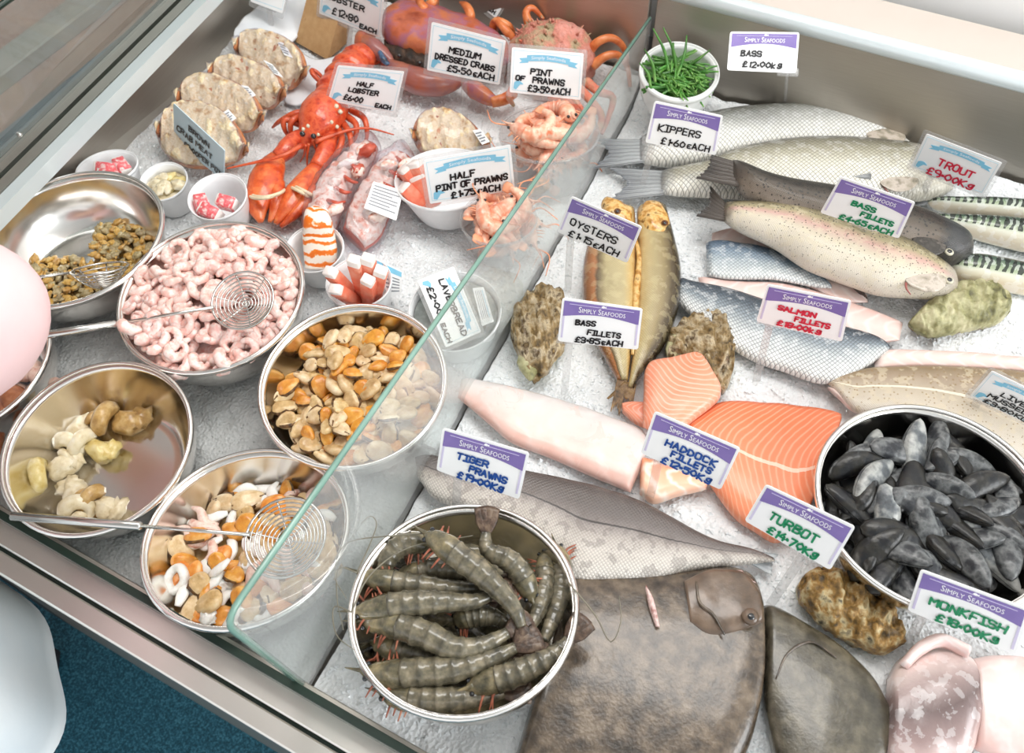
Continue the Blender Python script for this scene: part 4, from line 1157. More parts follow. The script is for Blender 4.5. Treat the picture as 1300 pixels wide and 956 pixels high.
for lb, tp, bt, t_, h_, m_ in (('left pale monkfish tail with a dark membrane', [(1126, 862), (1140, 838), (1165, 826), (1200, 822), (1232, 838)], [(1120, 960), (1150, 980), (1190, 985), (1230, 960), (1246, 900)], .030, .012, M_MONKD),
                               ('right pink monkfish tail below the monkfish ticket', [(1226, 838), (1262, 832), (1300, 836), (1360, 850)], [(1235, 950), (1270, 970), (1310, 970), (1370, 950)], .026, .012, M_MONK),
                               ('small pink strip of monkfish curling beside the mussel bowl', [(1140, 842), (1165, 815), (1195, 805), (1232, 822)], [(1152, 850), (1172, 832), (1196, 822), (1228, 836)], .012, .034, M_MONK)):
    fillet(lb, tp, bt, t_, h_, m_, cat='monkfish tail', group='monkfish at the right', name='monkfish_tail', e=.85, lump=.004)

# ---- oysters
M_OYST = mat('oyster_shell', ['#2e271e', '#6a5636', '#967c50', '#c2b090', '#553f22', '#a08758'], 48, .38, bump=1., bscale=110, bdist=.007, detail=8, lo=.3, hi=.72, coat=.2)
M_OYSG = mat('oyster_shell_green', ['#55533a', '#8d8a5e', '#b9b48c', '#d4cda8'], 45, .4, bump=.7, bscale=120, bdist=.003, detail=7)
M_OYSK = mat('oyster_shell_dark', ['#2f2b24', '#6d5530', '#a07c44', '#c9b88e', '#4a4436'], 65, .4, bump=.9, bscale=130, bdist=.004, detail=7, lo=.3, hi=.7)


def oyster(label, top, bot, t, h, m, lobe=None, m2=None, seed=0, amp=.015):
    (v, f), u = slab(top, bot, t, h, N=84, M=22, e=.9, under=.4, pw=.4, lump=amp, lfr=78, seed=seed, ends=(.05, .05))
    # frilled growth layers
    for i in range(len(v)):
        v[i, 2] += .0016 * math.sin(v[i, 0] * 420 + 6 * nz(v[i], 40, seed)) * (v[i, 2] > h) + .006 * nz(v[i], 150, seed) + .003 * nz(v[i], 320, seed)
    r = thing('oyster', [v[:, 0].mean(), v[:, 1].mean(), 0], label, 'oyster', 'oysters between the fish')
    obj('upper_shell', (v, f), m, r, **u)
    (v2, f2), u2 = slab(top, bot, t * .5, h - .006, N=40, M=10, e=.8, under=.8, pw=.4, lump=.004, lfr=80, seed=seed + 4)
    obj('lower_shell', (v2, f2), m2 or m, r, **u2)
    if lobe:
        (v3, f3), u3 = slab(lobe[0], lobe[1], t * .4, h + .004, N=26, M=9, lump=.003, lfr=70, seed=seed + 2)
        obj('shell_lip', (v3, f3), m2 or m, r, **u3)


oyster('knobbly tan oyster left of the bass fillets ticket', [(648, 425), (652, 395), (670, 375), (690, 365), (712, 374), (718, 390)], [(652, 440), (672, 478), (690, 478), (705, 458), (716, 445), (720, 420)], .026, .014, M_OYST,
       ([(656, 460), (662, 445), (682, 445)], [(660, 470), (674, 484), (686, 466)]), M_OYSG, 1)
oyster('pitted brown oyster above the salmon piece', [(846, 450), (848, 425), (868, 408), (888, 399), (910, 400), (928, 425)], [(848, 458), (866, 458), (890, 476), (915, 500), (928, 480), (933, 440)], .026, .014, M_OYST, ([(844, 445), (850, 428), (862, 425)], [(848, 455), (858, 456), (866, 440)]), M_OYSG, 2)
oyster('smooth green oyster beside the pale trout head', [(1153, 410), (1170, 392), (1190, 375), (1215, 363), (1250, 364), (1275, 380)], [(1160, 418), (1180, 428), (1205, 424), (1240, 418), (1265, 412), (1281, 398)], .030, .014, M_OYSG, ([(1212, 370), (1235, 364), (1262, 370)], [(1225, 395), (1250, 385), (1275, 392)]), M_OYST, 3, .004)
oyster('rough dark oyster below the turbot ticket', [(1011, 745), (1024, 728), (1050, 722), (1075, 732), (1110, 756), (1140, 790)], [(1014, 762), (1036, 788), (1062, 808), (1090, 820), (1118, 832), (1148, 818)], .030, .014, M_OYSK, None, M_OYSG, 4, .012)
# ------------------------------------------------------------------ food in the bowls
class Pile:
    def __init__(s, key, fill, dome=0.0, st=.0025):
        s.b = BW[key]; s.r = s.b['r']; s.st = st; s.n = int(2 * s.r / st) + 3
        g = (np.arange(s.n) - s.n // 2) * st
        X, Y = np.meshgrid(g, g); s.X, s.Y = X, Y; R = np.hypot(X, Y)
        p = s.b['prof']; rr = [a for a, _ in p]; zz = [b for _, b in p]
        o = np.argsort(rr); s.wall = np.interp(R, np.array(rr)[o], np.array(zz)[o]) + .002
        s.fillz = fill + dome * (1 - (R / s.r) ** 2)
        s.H = np.maximum(s.wall, s.fillz)

    def world(s, x, y, z):
        return s.b['c'] + s.b['M'] @ np.array([x, y, z])

    def local(s, u, v, z):
        q = P(u, v, s.b['c'][2] + z); return (q - s.b['c'])[:2]

    def drop(s, x, y, rad, th, sink=.5):
        d = np.hypot(s.X - x, s.Y - y); m = d < rad
        if not m.any(): return 0.
        z = np.percentile(s.H[m], 62) - th * (sink - .5) * .5
        s.H[m] = np.maximum(s.H[m], z + th * np.sqrt(np.clip(1 - (d[m] / rad) ** 2, 0, 1)) * .8)
        return z

    def spots(s, n, rad, rmax, region=None, zr=-.03, lx=6):
        pts = []
        for k in range(n):
            best, bd = None, -1
            for _ in range(lx):
                for _ in range(60):
                    a = random.uniform(0, 2 * math.pi); q = rmax * s.r * math.sqrt(random.random())
                    x, y = q * math.cos(a), q * math.sin(a)
                    if region is None or region(*proj(s.world(x, y, zr))): break
                dd = min([math.hypot(x - c[0], y - c[1]) for c in pts[-int(.6 / (rad * 10) ** 2 + 40):]] or [1])
                if dd > bd: best, bd = (x, y), dd
            pts.append(best)
        return pts

    def where(s, x, y):
        d = math.hypot(x, y) / s.r
        if d < .22: return 'in the middle'
        k = int(((math.degrees(math.atan2(y, x)) + 22.5) % 360) // 45)
        w_ = ('right', 'far right', 'far', 'far left', 'left', 'near left', 'near', 'near right')[k]
        return ('toward the %s side' if d < .52 else 'along the %s rim') % w_

    def filler(s, name, m, label, cat, dz, rmax, amp=.004, fr=70):
        n, a = 22, 48; v = []
        for i in range(n):
            q = max(1e-4, i / (n - 1)) * rmax * s.r
            for j in range(a):
                t = 2 * math.pi * j / a; x, y = q * math.cos(t), q * math.sin(t)
                ix, iy = int(round(x / s.st)) + s.n // 2, int(round(y / s.st)) + s.n // 2
                z = max(s.fillz[iy, ix], s.wall[iy, ix] + .001) - dz + amp * nz((x, y, 0), fr, 3)
                v.append(s.world(x, y, max(z, s.wall[iy, ix] + .0004)))
        return obj(name, (np.array(v), grid_faces(n, a)), m, kind='stuff', label=label, cat=cat)


def inst(name, me, loc, rt, sc, label, cat, group, kids=()):
    o = bpy.data.objects.new(name, me); COL.objects.link(o)
    o.location = loc; o.rotation_euler = rt; o.scale = (sc,) * 3 if not hasattr(sc, '__len__') else sc
    props(o, label, cat, group); WL[o.name] = np.asarray(loc, float)
    for kn, km in kids:
        c = bpy.data.objects.new(kn, km); COL.objects.link(c); c.parent = o
    return o


# ---- pink peeled prawns
M_PEEL = mat('peeled_prawn', ['#f0b0a4', '#f6cabf', '#fbe6df', '#f4bfb3'], 130, .3, bump=.25, bscale=260, vary=.05, sss=.15, coat=.3)


def peeled(seed):
    r_ = random.Random(seed); a0 = r_.uniform(4.2, 5.4); R = .0098
    n = 22; g = np.linspace(0, 1, n); a = g * a0
    rad = R * (1 - .30 * g)
    pts = np.stack([rad * np.cos(a), rad * np.sin(a), .004 * g * r_.uniform(-.5, 1)], 1)
    rr = (.0060 * (1 - .62 * g ** 1.3)) * (1 + .10 * np.cos(g * 2 * np.pi * 6)); rr[0] *= .55; rr[1] *= .85; rr[-1] *= .4
    v, f = tube(pts, rr, 8)
    return mesh('peeled_prawn', v, f, M_PEEL)


PE = [peeled(i) for i in range(5)]
pl = Pile('pink', -.022, .014)
pl.filler('prawn_heap', M_PEEL, 'heap of pink peeled prawns filling the bottom of the bowl', 'prawns', .010, .93, .005, 110)
for k, (x, y) in enumerate(pl.spots(170, .013, .86)):
    z = pl.drop(x, y, .013, .010)
    inst('peeled_prawn', PE[k % 5], pl.world(x, y, z + .003), (random.uniform(-.7, .7), random.uniform(-.7, .7), random.uniform(0, 6.3)), random.uniform(1.15, 1.5),
         'pink peeled prawn in the heaped bowl ' + pl.where(x, y), 'prawn', 'peeled prawns in the bowl')

# ---- shelled mussels
M_MM = [mat('mussel_meat_' + n_, c, 70, .3, bump=.35, bscale=180, vary=.07, sss=.1, coat=.4) for n_, c in (('cream', ['#caa472', '#e3c79c', '#efdcbd']), ('orange', ['#c8761f', '#e09a3c', '#edbd74']), ('tan', ['#b08a52', '#d4b27e', '#e6d0a6']))]
M_FRILL = mat('dark_frill', ['#3a2616', '#6b4a2a', '#8f6a3d'], 160, .4, bump=.4)


def mmeat(seed):
    r_ = random.Random(seed); L, W, T = .0165 * r_.uniform(.9, 1.1), .0108 * r_.uniform(.85, 1.1), .0075
    nu, nv = 18, 12; v = []
    for i in range(nv + 1):
        th = math.pi * i / nv
        for j in range(nu):
            ph = 2 * math.pi * j / nu
            d = np.array([math.cos(th), math.sin(th) * math.cos(ph), math.sin(th) * math.sin(ph)])
            wv = 1 - .28 * d[0] + .10 * nz(d, 1.8, seed * 3.1)
            cre = 1 - .38 * math.exp(-((d[1] + .12) / .17) ** 2) * (d[2] > 0)         # crease on top
            fr = 1 + .22 * math.exp(-(d[2] / .22) ** 2) * (d[1] < 0) * (1 + .5 * math.sin(d[0] * 11))
            v.append((d[0] * L, d[1] * W * wv * fr, d[2] * T * wv * cre))
    f = [q for q in grid_faces(nv + 1, nu)]
    v = np.array(v)
    fm = [1 if (abs(v[list(q), 2].mean()) < .0016 and v[list(q), 1].mean() < -W * .55) or (v[list(q), 2].mean() > .001 and abs(v[list(q), 1].mean() + .0014) < .0011 and seed % 3 == 0) else 0 for q in f]
    return mesh('mussel_meat', v, f, [M_MM[seed % 3], M_FRILL], fm=fm)


MMP = [mmeat(i) for i in range(9)]
pl = Pile('mmeat', -.046, .012)
pl.filler('mussel_meat_heap', M_MM[2], 'layer of shelled mussels filling the bottom of the bowl', 'mussels', .008, .80, .005, 90)
for k, (x, y) in enumerate(pl.spots(165, .012, .80)):
    z = pl.drop(x, y, .013, .010)
    inst('mussel_meat', MMP[(k * 5 + k // 9) % 9], pl.world(x, y, z + .004), (random.uniform(-.7, .7), random.uniform(-.6, .6), random.uniform(0, 6.3)), random.uniform(.76, 1.04),
         ('cream', 'orange', 'tan')[((k * 5 + k // 9) % 9) % 3] + ' shelled mussel in the mussel meat bowl ' + pl.where(x, y), 'mussel', 'shelled mussels in the bowl')

# ---- cockles
M_COCK = [mat('cockle_' + n_, c, 160, .35, bump=.4, bscale=300, vary=.1, coat=.3) for n_, c in (('brown', ['#85744c', '#b3a075', '#d3c6a0']), ('ochre', ['#b0803a', '#d0a456', '#e0c58a']))]


def cockle(seed):
    a = blob((0, 0, 0), (.0062, .0046, .0036), seed, .45, 2.2, nu=10, nv=7); b = blob((.0052, .001, .0008), (.0035, .0017, .0015), seed + 5, .3, 2, nu=8, nv=5)
    v, f = join(a, b)
    return mesh('cockle', v, f, M_COCK, fm=[seed % 2] * len(a[1]) + [1] * len(b[1]))


CK = [cockle(i) for i in range(6)]
pl = Pile('cockle', -.072)
reg = lambda u, v: (v > 318 and u < 100) or (u > 112 and v > 268 and u + v * .2 < 262) or (v > 345 and u < 150) or (75 < u < 160 and v > 325)
for k, (x, y) in enumerate(pl.spots(290, .005, .70, reg, -.05, 3)):
    z = pl.drop(x, y, .0062, .0058)
    inst('cockle', CK[k % 6], pl.world(x, y, z + .0035), (random.uniform(-.6, .6), random.uniform(-.6, .6), random.uniform(0, 6.3)), random.uniform(.9, 1.3),
         ('brown', 'ochre')[k % 2] + ' shelled cockle in the cockle bowl ' + pl.where(x, y), 'cockle', 'cockles in the bowl')

# ---- mixed seafood
M_SQ = mat('white_squid', ['#efece6', '#f8f6f1', '#e4ddd2'], 90, .3, bump=.2, vary=.03, sss=.1, coat=.3)
M_SQP = mat('pink_tentacle', ['#e8bfae', '#f2d7c9', '#d99e8c'], 110, .3, bump=.3, bscale=260, coat=.3)
M_ORS = mat('orange_mussel', ['#d9761c', '#ec9a42', '#f3bd7c'], 80, .3, bump=.2, coat=.3, vary=.05)
a_ = np.linspace(0, 2 * np.pi, 17)
ring_me = mesh('squid_ring', *tube(np.stack([.011 * np.cos(a_), .0095 * np.sin(a_), .001 * np.sin(3 * a_)], 1), .0042, 8, caps=False, sq=1.2), M_SQ)
strip_me = [mesh('squid_strip', *tube([(-.014, 0, 0), (-.004, .003 * s, .003), (.006, .001, .002), (.014, -.004 * s, 0)], [.003, .0062, .0066, .0034], 8, res=12, sq=.55), M_SQ) for s in (1, -1)]
tent_me = [mesh('squid_tentacle', *tube([(-.020, 0, 0), (-.008, .004 * s, .002), (.006, -.003 * s, .003), (.020, .003, 0)], [.0022, .0052, .0066, .0040], 8, res=16), M_SQP) for s in (1, -1)]
flow_me = mesh('squid_flower', *blob((0, 0, 0), (.011, .010, .005), 3.3, .8, 2.6, nu=16, nv=10), M_SQ)
orm = mmeat(1); orm.materials.clear(); orm.materials.append(M_ORS); orm.materials.append(M_FRILL)
pl = Pile('mixed', -.050, .006)
pl.filler('seafood_heap', M_MM[2], 'layer of mixed seafood filling the bottom of the bowl', 'seafood', .008, .80, .004, 90)
kinds = [('squid_ring', [ring_me], 5, 'white squid ring among the mixed seafood', 'squid'), ('squid_strip', strip_me, 20, 'white squid strip among the mixed seafood', 'squid'),
         ('squid_tentacle', tent_me, 12, 'pale pink squid tentacle among the mixed seafood', 'squid'), ('squid_flower', [flow_me], 5, 'scored white squid piece among the mixed seafood', 'squid'),
         ('orange_mussel', [orm], 9, 'bright orange mussel among the mixed seafood', 'mussel'), ('mussel_meat', MMP, 48, 'shelled mussel among the mixed seafood', 'mussel')]
bag = [(a, b, d, e) for a, b, n_, d, e in kinds for _ in range(n_)]
random.shuffle(bag)
for k, ((x, y), (nm, ms, lb, ct)) in enumerate(zip(pl.spots(len(bag), .014, .76), bag)):
    z = pl.drop(x, y, .012, .008)
    inst(nm, ms[k % len(ms)], pl.world(x, y, z + .004), (random.uniform(-.5, .5), random.uniform(-.5, .5), random.uniform(0, 6.3)), random.uniform(.9, 1.2), lb + ' ' + pl.where(x, y), ct, nm.replace('_', ' ') + ' pieces in the mixed seafood bowl')

# ---- whelks
M_WK = mat('whelk_cream', ['#cdb98e', '#e6d8b6', '#efe7d2'], 70, .3, bump=.35, bscale=170, coat=.4)
M_WKT = mat('whelk_tan', ['#9a7442', '#c09a5c', '#d6b984'], 80, .3, bump=.35, bscale=170, coat=.4)
M_WKY = mat('whelk_yellow', ['#cfb05a', '#e4d08e', '#ead9a8'], 70, .3, bump=.3, coat=.4)
b_ = BW['whelk']; zb = b_['c'][2] - b_['depth']
for lb, (u, v), rz, m1, m2, sc in (('tan whelk lying alone at the far side of the bowl', (152, 536), .5, M_WKT, M_WKT, 1.15), ('cream whelk touching the tan one', (98, 553), 2.0, M_WK, M_WK, 1.05),
                                   ('yellowish whelk below the cream one', (118, 570), .2, M_WKY, M_WK, 1.0), ('knobbly cream whelk at the near left of the bowl', (70, 598), 1.1, M_WK, M_WKY, 1.1),
                                   ('curled pale whelk at the near edge', (98, 633), 2.6, M_WK, M_WK, 1.05), ('flat pale whelk beside the grip of the scoop', (128, 642), .1, M_WK, M_WKT, .95)):
    c = P(u, v, zb + .02); Mz = rot(0, .15, rz) * sc
    t = thing('whelk', [c[0], c[1], zb + .002], lb, 'whelk', 'whelks in the bowl')
    g = np.linspace(0, 1, 30); ang = g * 9.5; rad = .012 * (1 - g) + .002
    sp = np.stack([-.012 - .022 * g + .0 * ang, rad * np.cos(ang), rad * np.sin(ang) + .001], 1)
    obj('coil', (lambda q: (q[0] @ Mz.T + c, q[1]))(tube(sp, [.010, .0085, .006, .003], 8)), m2, t)
    obj('foot', (lambda q: (q[0] @ Mz.T + c, q[1]))(blob((.010, 0, 0), (.020, .014, .012), u * .1, .4, 1.8)), m1, t)
    obj('frill', (lambda q: (q[0] @ Mz.T + c, q[1]))(blob((.022, .004, .004), (.011, .015, .006), v * .1, .7, 2.2)), m1, t)

# ---- cooked crab claws in the bowl at the left edge
M_CLB = mat('brown_claw', ['#7b4732', '#a86a48', '#c98f6a'], 60, .3, bump=.3, coat=.4)
M_CLT = mat('dark_claw_tip', ['#1f2430', '#39506a'], 50, .25, coat=.4)
b_ = BW['claw']; zb = b_['c'][2] - b_['depth']
for lb, (u, v), rz, m1 in (('pale crab claw at the rim of the left edge bowl', (26, 468), 3.3, M_SQP), ('brown crab claw with a blue tip in the left edge bowl', (16, 508), 2.9, M_CLB), ('brown crab claw lowest in the left edge bowl', (-4, 526), 2.4, M_CLB), ('crab claw under the sleeve in the left edge bowl', (-20, 480), 2.6, M_CLB)):
    c = P(u, v, zb + .035); Mz = rot(0, .1, rz)
    t = thing('crab_claw', [c[0], c[1], zb], lb, 'crab claw', 'crab claws in the left bowl')
    obj('palm', (lambda q: (q[0] @ Mz.T + c, q[1]))(blob((0, 0, 0), (.028, .019, .014), u * .2, .2)), m1, t)
    obj('arm', (lambda q: (q[0] @ Mz.T + c, q[1]))(tube([(-.022, 0, 0), (-.04, .006, -.008), (-.055, .0, -.02)], [.011, .012, .008], 10, res=8)), m1, t)
    for s in (1, -1):
        obj('finger', (lambda q: (q[0] @ Mz.T + c, q[1]))(tube([(.022, s * .008, 0), (.036, s * .009, 0), (.047, s * .003, 0)], [.008, .006, .001], 8, res=9)), M_CLT, t)

# ---- live mussels
M_MUS = [mat('mussel_shell_' + n_, c, 45, .33, bump=.5, bscale=140, vary=.12, coat=.15, detail=7) for n_, c in (('black', ['#0a0b0d', '#15161a', '#2a2823', '#101114', '#5b5d5e']), ('grey', ['#14161a', '#2b2d31', '#6d6f6f', '#1f2124', '#8c8c88']), ('worn', ['#26282b', '#5d6164', '#a9aaa6', '#4a4d50']))]
M_BYS = mat('beard_threads', ['#8a6c34', '#b7984f'], 80, .6)


def valve(sg, seed):
    L, W, T = .031, .0150, .0100; n, m = 22, 12; v = []
    for i in range(n):
        s = i / (n - 1)
        w_ = W * (math.sin(math.pi * min(1, s ** .62)) ** .6) * (.62 + .5 * s); bend = .005 * math.sin(s * math.pi)
        for j in range(m):
            a = math.pi * j / (m - 1)
            rip = 1 + .025 * math.sin(s * 46) * math.sin(a)
            v.append((-L + 2 * L * s, w_ * math.cos(a) * rip + bend, sg * (T * (w_ / W) * math.sin(a) ** .8 * rip + .0003)))
    f = grid_faces(n, m, wrap=False)
    return mesh('valve', v, f if sg < 0 else [q[::-1] for q in f], M_MUS[seed % 3])


VA = [(valve(1, s), valve(-1, s)) for s in range(3)]
pl = Pile('livem', -.052, .016)
pl.filler('mussel_heap', M_MUS[0], 'dark layer of live mussels filling the bottom of the bowl', 'mussels', .016, .86, .006, 60)
for k, (x, y) in enumerate(pl.spots(76, .022, .68, None, -.03, 10)):
    wl = pl.wall[int(round(y / pl.st)) + pl.n // 2, int(round(x / pl.st)) + pl.n // 2]
    z = max(wl + .010, min(pl.drop(x, y, .021, .015), -.016 - .02 * (math.hypot(x, y) / pl.r) ** 2))
    s = random.choices((0, 1, 2), (6, 4, 1))[0]
    o = inst('live_mussel', None, pl.world(x, y, z + .007), (random.uniform(-.8, .8), random.uniform(-.5, .5), random.uniform(0, 6.3)), random.uniform(1.0, 1.32),
             ('black', 'grey', 'pale worn')[s] + ' closed live mussel in the large bowl ' + pl.where(x, y), 'mussel', 'live mussels in the bowl', [('upper_valve', VA[s][0]), ('lower_valve', VA[s][1])])

# ---- samphire
M_SAM = mat('samphire_green', ['#2c5c20', '#47802f', '#84b05a'], 40, .35, bump=.2, vary=.14, coat=.3)
sam = []
for k in range(6):
    r_ = random.Random(k + 40); c_ = r_.uniform(-.012, .012)
    mp = [(-.036, 0, 0), (-.012, c_, .003), (.012, -c_ * .6, .002), (.036, c_ * .5, .0)]
    parts = [tube(mp, [.0022, .0026, .0022, .0012] , 6, res=18)]
    for q in range(2):
        x = r_.uniform(-.01, .015); s = r_.choice((-1, 1))
        parts.append(tube([(x, 0, .002), (x + .010, s * .005, .004), (x + .022, s * .007, .003)], [.0018, .0020, .0010], 6, res=8))
    sam.append(mesh('samphire_sprig', *join(*parts), M_SAM))
pl = Pile('samph', -.022, .014)
pl.filler('samphire_bed', M_SAM, 'bed of green samphire at the bottom of the white bowl', 'samphire', .008, .8, .004, 120)
for k, (x, y) in enumerate(pl.spots(74, .012, .58)):
    z = pl.drop(x, y - .004, .009, .004)
    inst('samphire_sprig', sam[k % 6], pl.world(x * .8, y * .8 - .008, z + .003), (random.uniform(-.3, .3), random.uniform(-.3, .3), random.gauss(0, .7)), random.uniform(.7, 1.1),
         'thin green samphire sprig lying in the white bowl ' + pl.where(x, y), 'samphire', 'samphire in the white bowl')
for (u, v), (u2, v2), h in (((850, 95), (829, 36), .15), ((860, 95), (842, 35), .15), ((858, 100), (872, 45), .14), ((832, 105), (818, 62), .13), ((865, 90), (902, 63), .13), ((826, 110), (812, 80), .12)):
    a, b = P(u, v, .10), P(u2, v2, h); m_ = (a + b) / 2 + np.array([.004, 0, .004])
    obj('samphire_sprig', tube([a, m_, b], [.0024, .0026, .0010], 6, res=12), M_SAM, label='long green samphire sprig standing up out of the white bowl', cat='samphire', group='tall samphire sprigs')

# ---- whole prawns
M_TP = [NB('tiger_prawn_shell').set(rough=.22, coat=.6)]
nb = M_TP[0]; uv = nb.n('UVMap', uv_map='uv').outputs[0]; tc = nb.n('TexCoord').outputs['Object']
u_ = nb.n('SeparateXYZ', i_Vector=uv).outputs[0]
bn = nb.math('POWER', nb.math('ABSOLUTE', nb.math('SINE', nb.math('MULTIPLY', u_, math.pi * 7))), .7)
cc = nb.ramp(nb.noise(tc, 90, 4), [(.3, '#47443a'), (.5, '#6e6754'), (.7, '#968b73')])
cc = nb.mix(nb.math('MULTIPLY', nb.math('SUBTRACT', 1.0, bn), .55), cc, '#33322a')
nb.l(cc, nb.b.inputs['Base Color']); nb.bump(nb.noise(tc, 160, 3), .2, .001)
M_TPS = nb.m
M_TPH = mat('tiger_prawn_head', ['#3f3d30', '#6f674f', '#9a8b68'], 80, .22, bump=.25, coat=.6)
M_TPT = mat('tiger_tail_fan', ['#2b241d', '#57453a', '#7d6a58'], 120, .3, bump=.3)
M_TPL = mat('tiger_prawn_leg', ['#6f3f2c', '#a8614a', '#c98a6c'], 60, .4)
M_ANT = mat('prawn_feeler', ['#6f6a5c', '#8d8674'], 40, .4)
M_CP = mat('cooked_prawn', ['#ec8f70', '#f3ab8c', '#f8cdb4', '#ea8360'], 90, .28, bump=.25, bscale=220, vary=.05, coat=.4)
M_CPL = mat('cooked_prawn_leg', ['#ec8f66', '#f5b892'], 70, .4)


def prawn(path, r, ms, hf=.33, fan=.026, legs=5, feel=None, label='', cat='prawn', group='', up=(0, 0, 1), name='tiger_prawn', bulge=1.0):
    """path runs head to tail in 3-D; ms = shell, head, tail, leg, feeler"""
    p = cr(path, 60); n = len(p); k = int(n * hf)
    L = np.linalg.norm(np.diff(p, axis=0), axis=1).sum()
    t = thing(name, [p[:, 0].mean(), p[:, 1].mean(), p[:, 2].min() - r], label, cat, group)
    g = np.linspace(0, 1, k)
    hr = r * np.interp(g, [0, .12, .35, .75, 1], [.12, .42, .80, 1.05, 1.02]) * bulge
    v, f = tube(p[:k], hr, 12, sq=1.05)
    obj('head_shell', (v, f), ms[1], t)
    q = p[k - 2:]; m = len(q); g = np.linspace(0, 1, m)
    ar = r * np.interp(g, [0, .35, .8, 1], [1.0, .98, .62, .40])
    seg = (g * 7) % 1.0; ar = ar * (1 + .09 * (seg < .25) - .04 * (seg > .85))
    v, f = tube(q, ar, 12, sq=1.08)
    obj('abdomen', (v, f), ms[0], t, uv=np.stack([np.repeat(g, 12), np.tile(np.arange(12) / 12, m)], 1))
    d = p[-1] - p[-4]; d /= np.linalg.norm(d); sd = np.cross(d, (0, 0, 1.)); sd /= np.linalg.norm(sd) + 1e-9
    for a in (-.36, -.12, .12, .36):
        e = d * math.cos(a) + sd * math.sin(a)
        obj('tail_blade', tube([p[-1] - d * .003, p[-1] + e * fan * .55, p[-1] + e * fan], [r * .30, r * .60, r * .34], 8, res=8, sq=.22), ms[2], t)
    d0 = p[0] - p[4]; d0 /= np.linalg.norm(d0); s0 = np.cross(d0, (0, 0, 1.)); s0 /= np.linalg.norm(s0) + 1e-9
    obj('rostrum', tube([p[5] + np.array([0, 0, r * .55]), p[0] + np.array([0, 0, r * .3]), p[0] + d0 * r * 1.1 + np.array([0, 0, r * .4])], [r * .22, r * .16, r * .03], 6, res=8), ms[1], t)
    for s in (-1, 1):
        obj('eye', blob(p[3] + s0 * s * r * .5 + np.array([0, 0, r * .28]), (r * .22,) * 3, amp=0, nu=8, nv=6), M_EYE, t)
    for i in range(legs):
        b = p[int(k * (.45 + .5 * i / max(1, legs - 1)))]; s = -1 if i % 2 else 1
        e = b + s0 * s * r * random.uniform(1.3, 2.0) + d0 * r * random.uniform(.2, 1.3) + np.array([0, 0, -r * .3])
        obj('leg', tube([b + s0 * s * r * .4 - np.array([0, 0, r * .4]), (b + e) / 2 + np.array([0, 0, r * .25]), e], [r * .12, r * .10, r * .05], 5, res=8), ms[3], t)
    for w_ in (feel or []):
        obj('feeler', tube(w_, [.0009, .0007, .0004], 5, res=26), ms[4], t)
    return t


TMS = (M_TPS, M_TPH, M_TPT, M_TPL, M_ANT)
b_ = BW['tiger']; zt = b_['c'][2]
pl = Pile('tiger', -.050, .0)
pl.filler('prawn_bed', M_TPH, 'dark layer of tiger prawns at the bottom of the bowl', 'prawns', .006, .86, .006, 70)
TPW = [
    ([(538, 677), (560, 690), (582, 706), (617, 733), (642, 758), (656, 778), (662, 796)], [.030, .036, .036, .032, .028, .024, .02], .0135, 'tiger prawn lying over the others with its tail to the lower right'),
    ([(677, 766), (668, 742), (655, 720), (640, 708), (625, 702), (617, 694), (617, 676)], [.004, .010, .018, .022, .024, .026, .030], .0125, 'tiger prawn with its tail sticking up at the far rim'),
    ([(548, 700), (530, 690), (510, 692), (495, 706), (488, 726), (490, 745)], [.0, .006, .008, .006, .0, -.006], .0125, 'curled tiger prawn under the far left rim'),
    ([(453, 727), (480, 736), (520, 742), (560, 747), (595, 748), (618, 746)], [.010, .010, .008, .006, .004, .002], .0120, 'tiger prawn with reddish legs pointing to the left rim'),
    ([(446, 777), (475, 774), (505, 768), (551, 764), (598, 764), (622, 757)], [.014, .018, .022, .022, .018, .016], .0130, 'tiger prawn in the middle with a pale banded back'),
    ([(453, 790), (480, 790), (506, 794), (545, 808), (578, 823), (614, 819), (645, 803)], [.006, .010, .014, .018, .018, .016, .016], .0140, 'big curved tiger prawn with a shiny back in the middle'),
    ([(457, 852), (490, 856), (525, 854), (582, 849), (629, 834), (655, 822)], [.0, .004, .010, .012, .014, .016], .0140, 'tiger prawn near the front lying below the big curved one'),
    ([(590, 876), (620, 866), (650, 857), (688, 840), (712, 823), (722, 812)], [.008, .010, .014, .018, .020, .022], .0130, 'tiger prawn with its tail over the right rim'),
    ([(704, 690), (712, 715), (712, 745), (706, 775), (696, 800), (690, 815)], [-.02, -.012, -.008, -.006, -.002, .004], .0115, 'dark tiger prawn standing along the right wall of the bowl'),
    ([(690, 700), (692, 725), (690, 750), (684, 775), (676, 792), (668, 806)], [-.016, -.006, .0, .002, .006, .008], .0105, 'slim tiger prawn beside the dark one on the right'),
    ([(575, 792), (592, 784), (613, 781), (632, 786), (645, 797)], [-.012, -.006, -.004, -.006, -.01], .0120, 'greenish tiger prawn half hidden in the middle'),
    ([(470, 815), (495, 822), (525, 830), (560, 838), (590, 838)], [-.02, -.014, -.012, -.012, -.012], .0120, 'tiger prawn deep in the left of the bowl'),
    ([(500, 735), (525, 728), (560, 722), (590, 728), (610, 745)], [-.018, -.014, -.012, -.014, -.018], .0125, 'tiger prawn mostly hidden under the top crossing one'),
    ([(480, 878), (520, 886), (560, 888), (600, 886), (640, 880)], [-.01, -.002, .002, .002, .0], .0130, 'tiger prawn nearest the front rim'),
]
zz0 = zt - .026
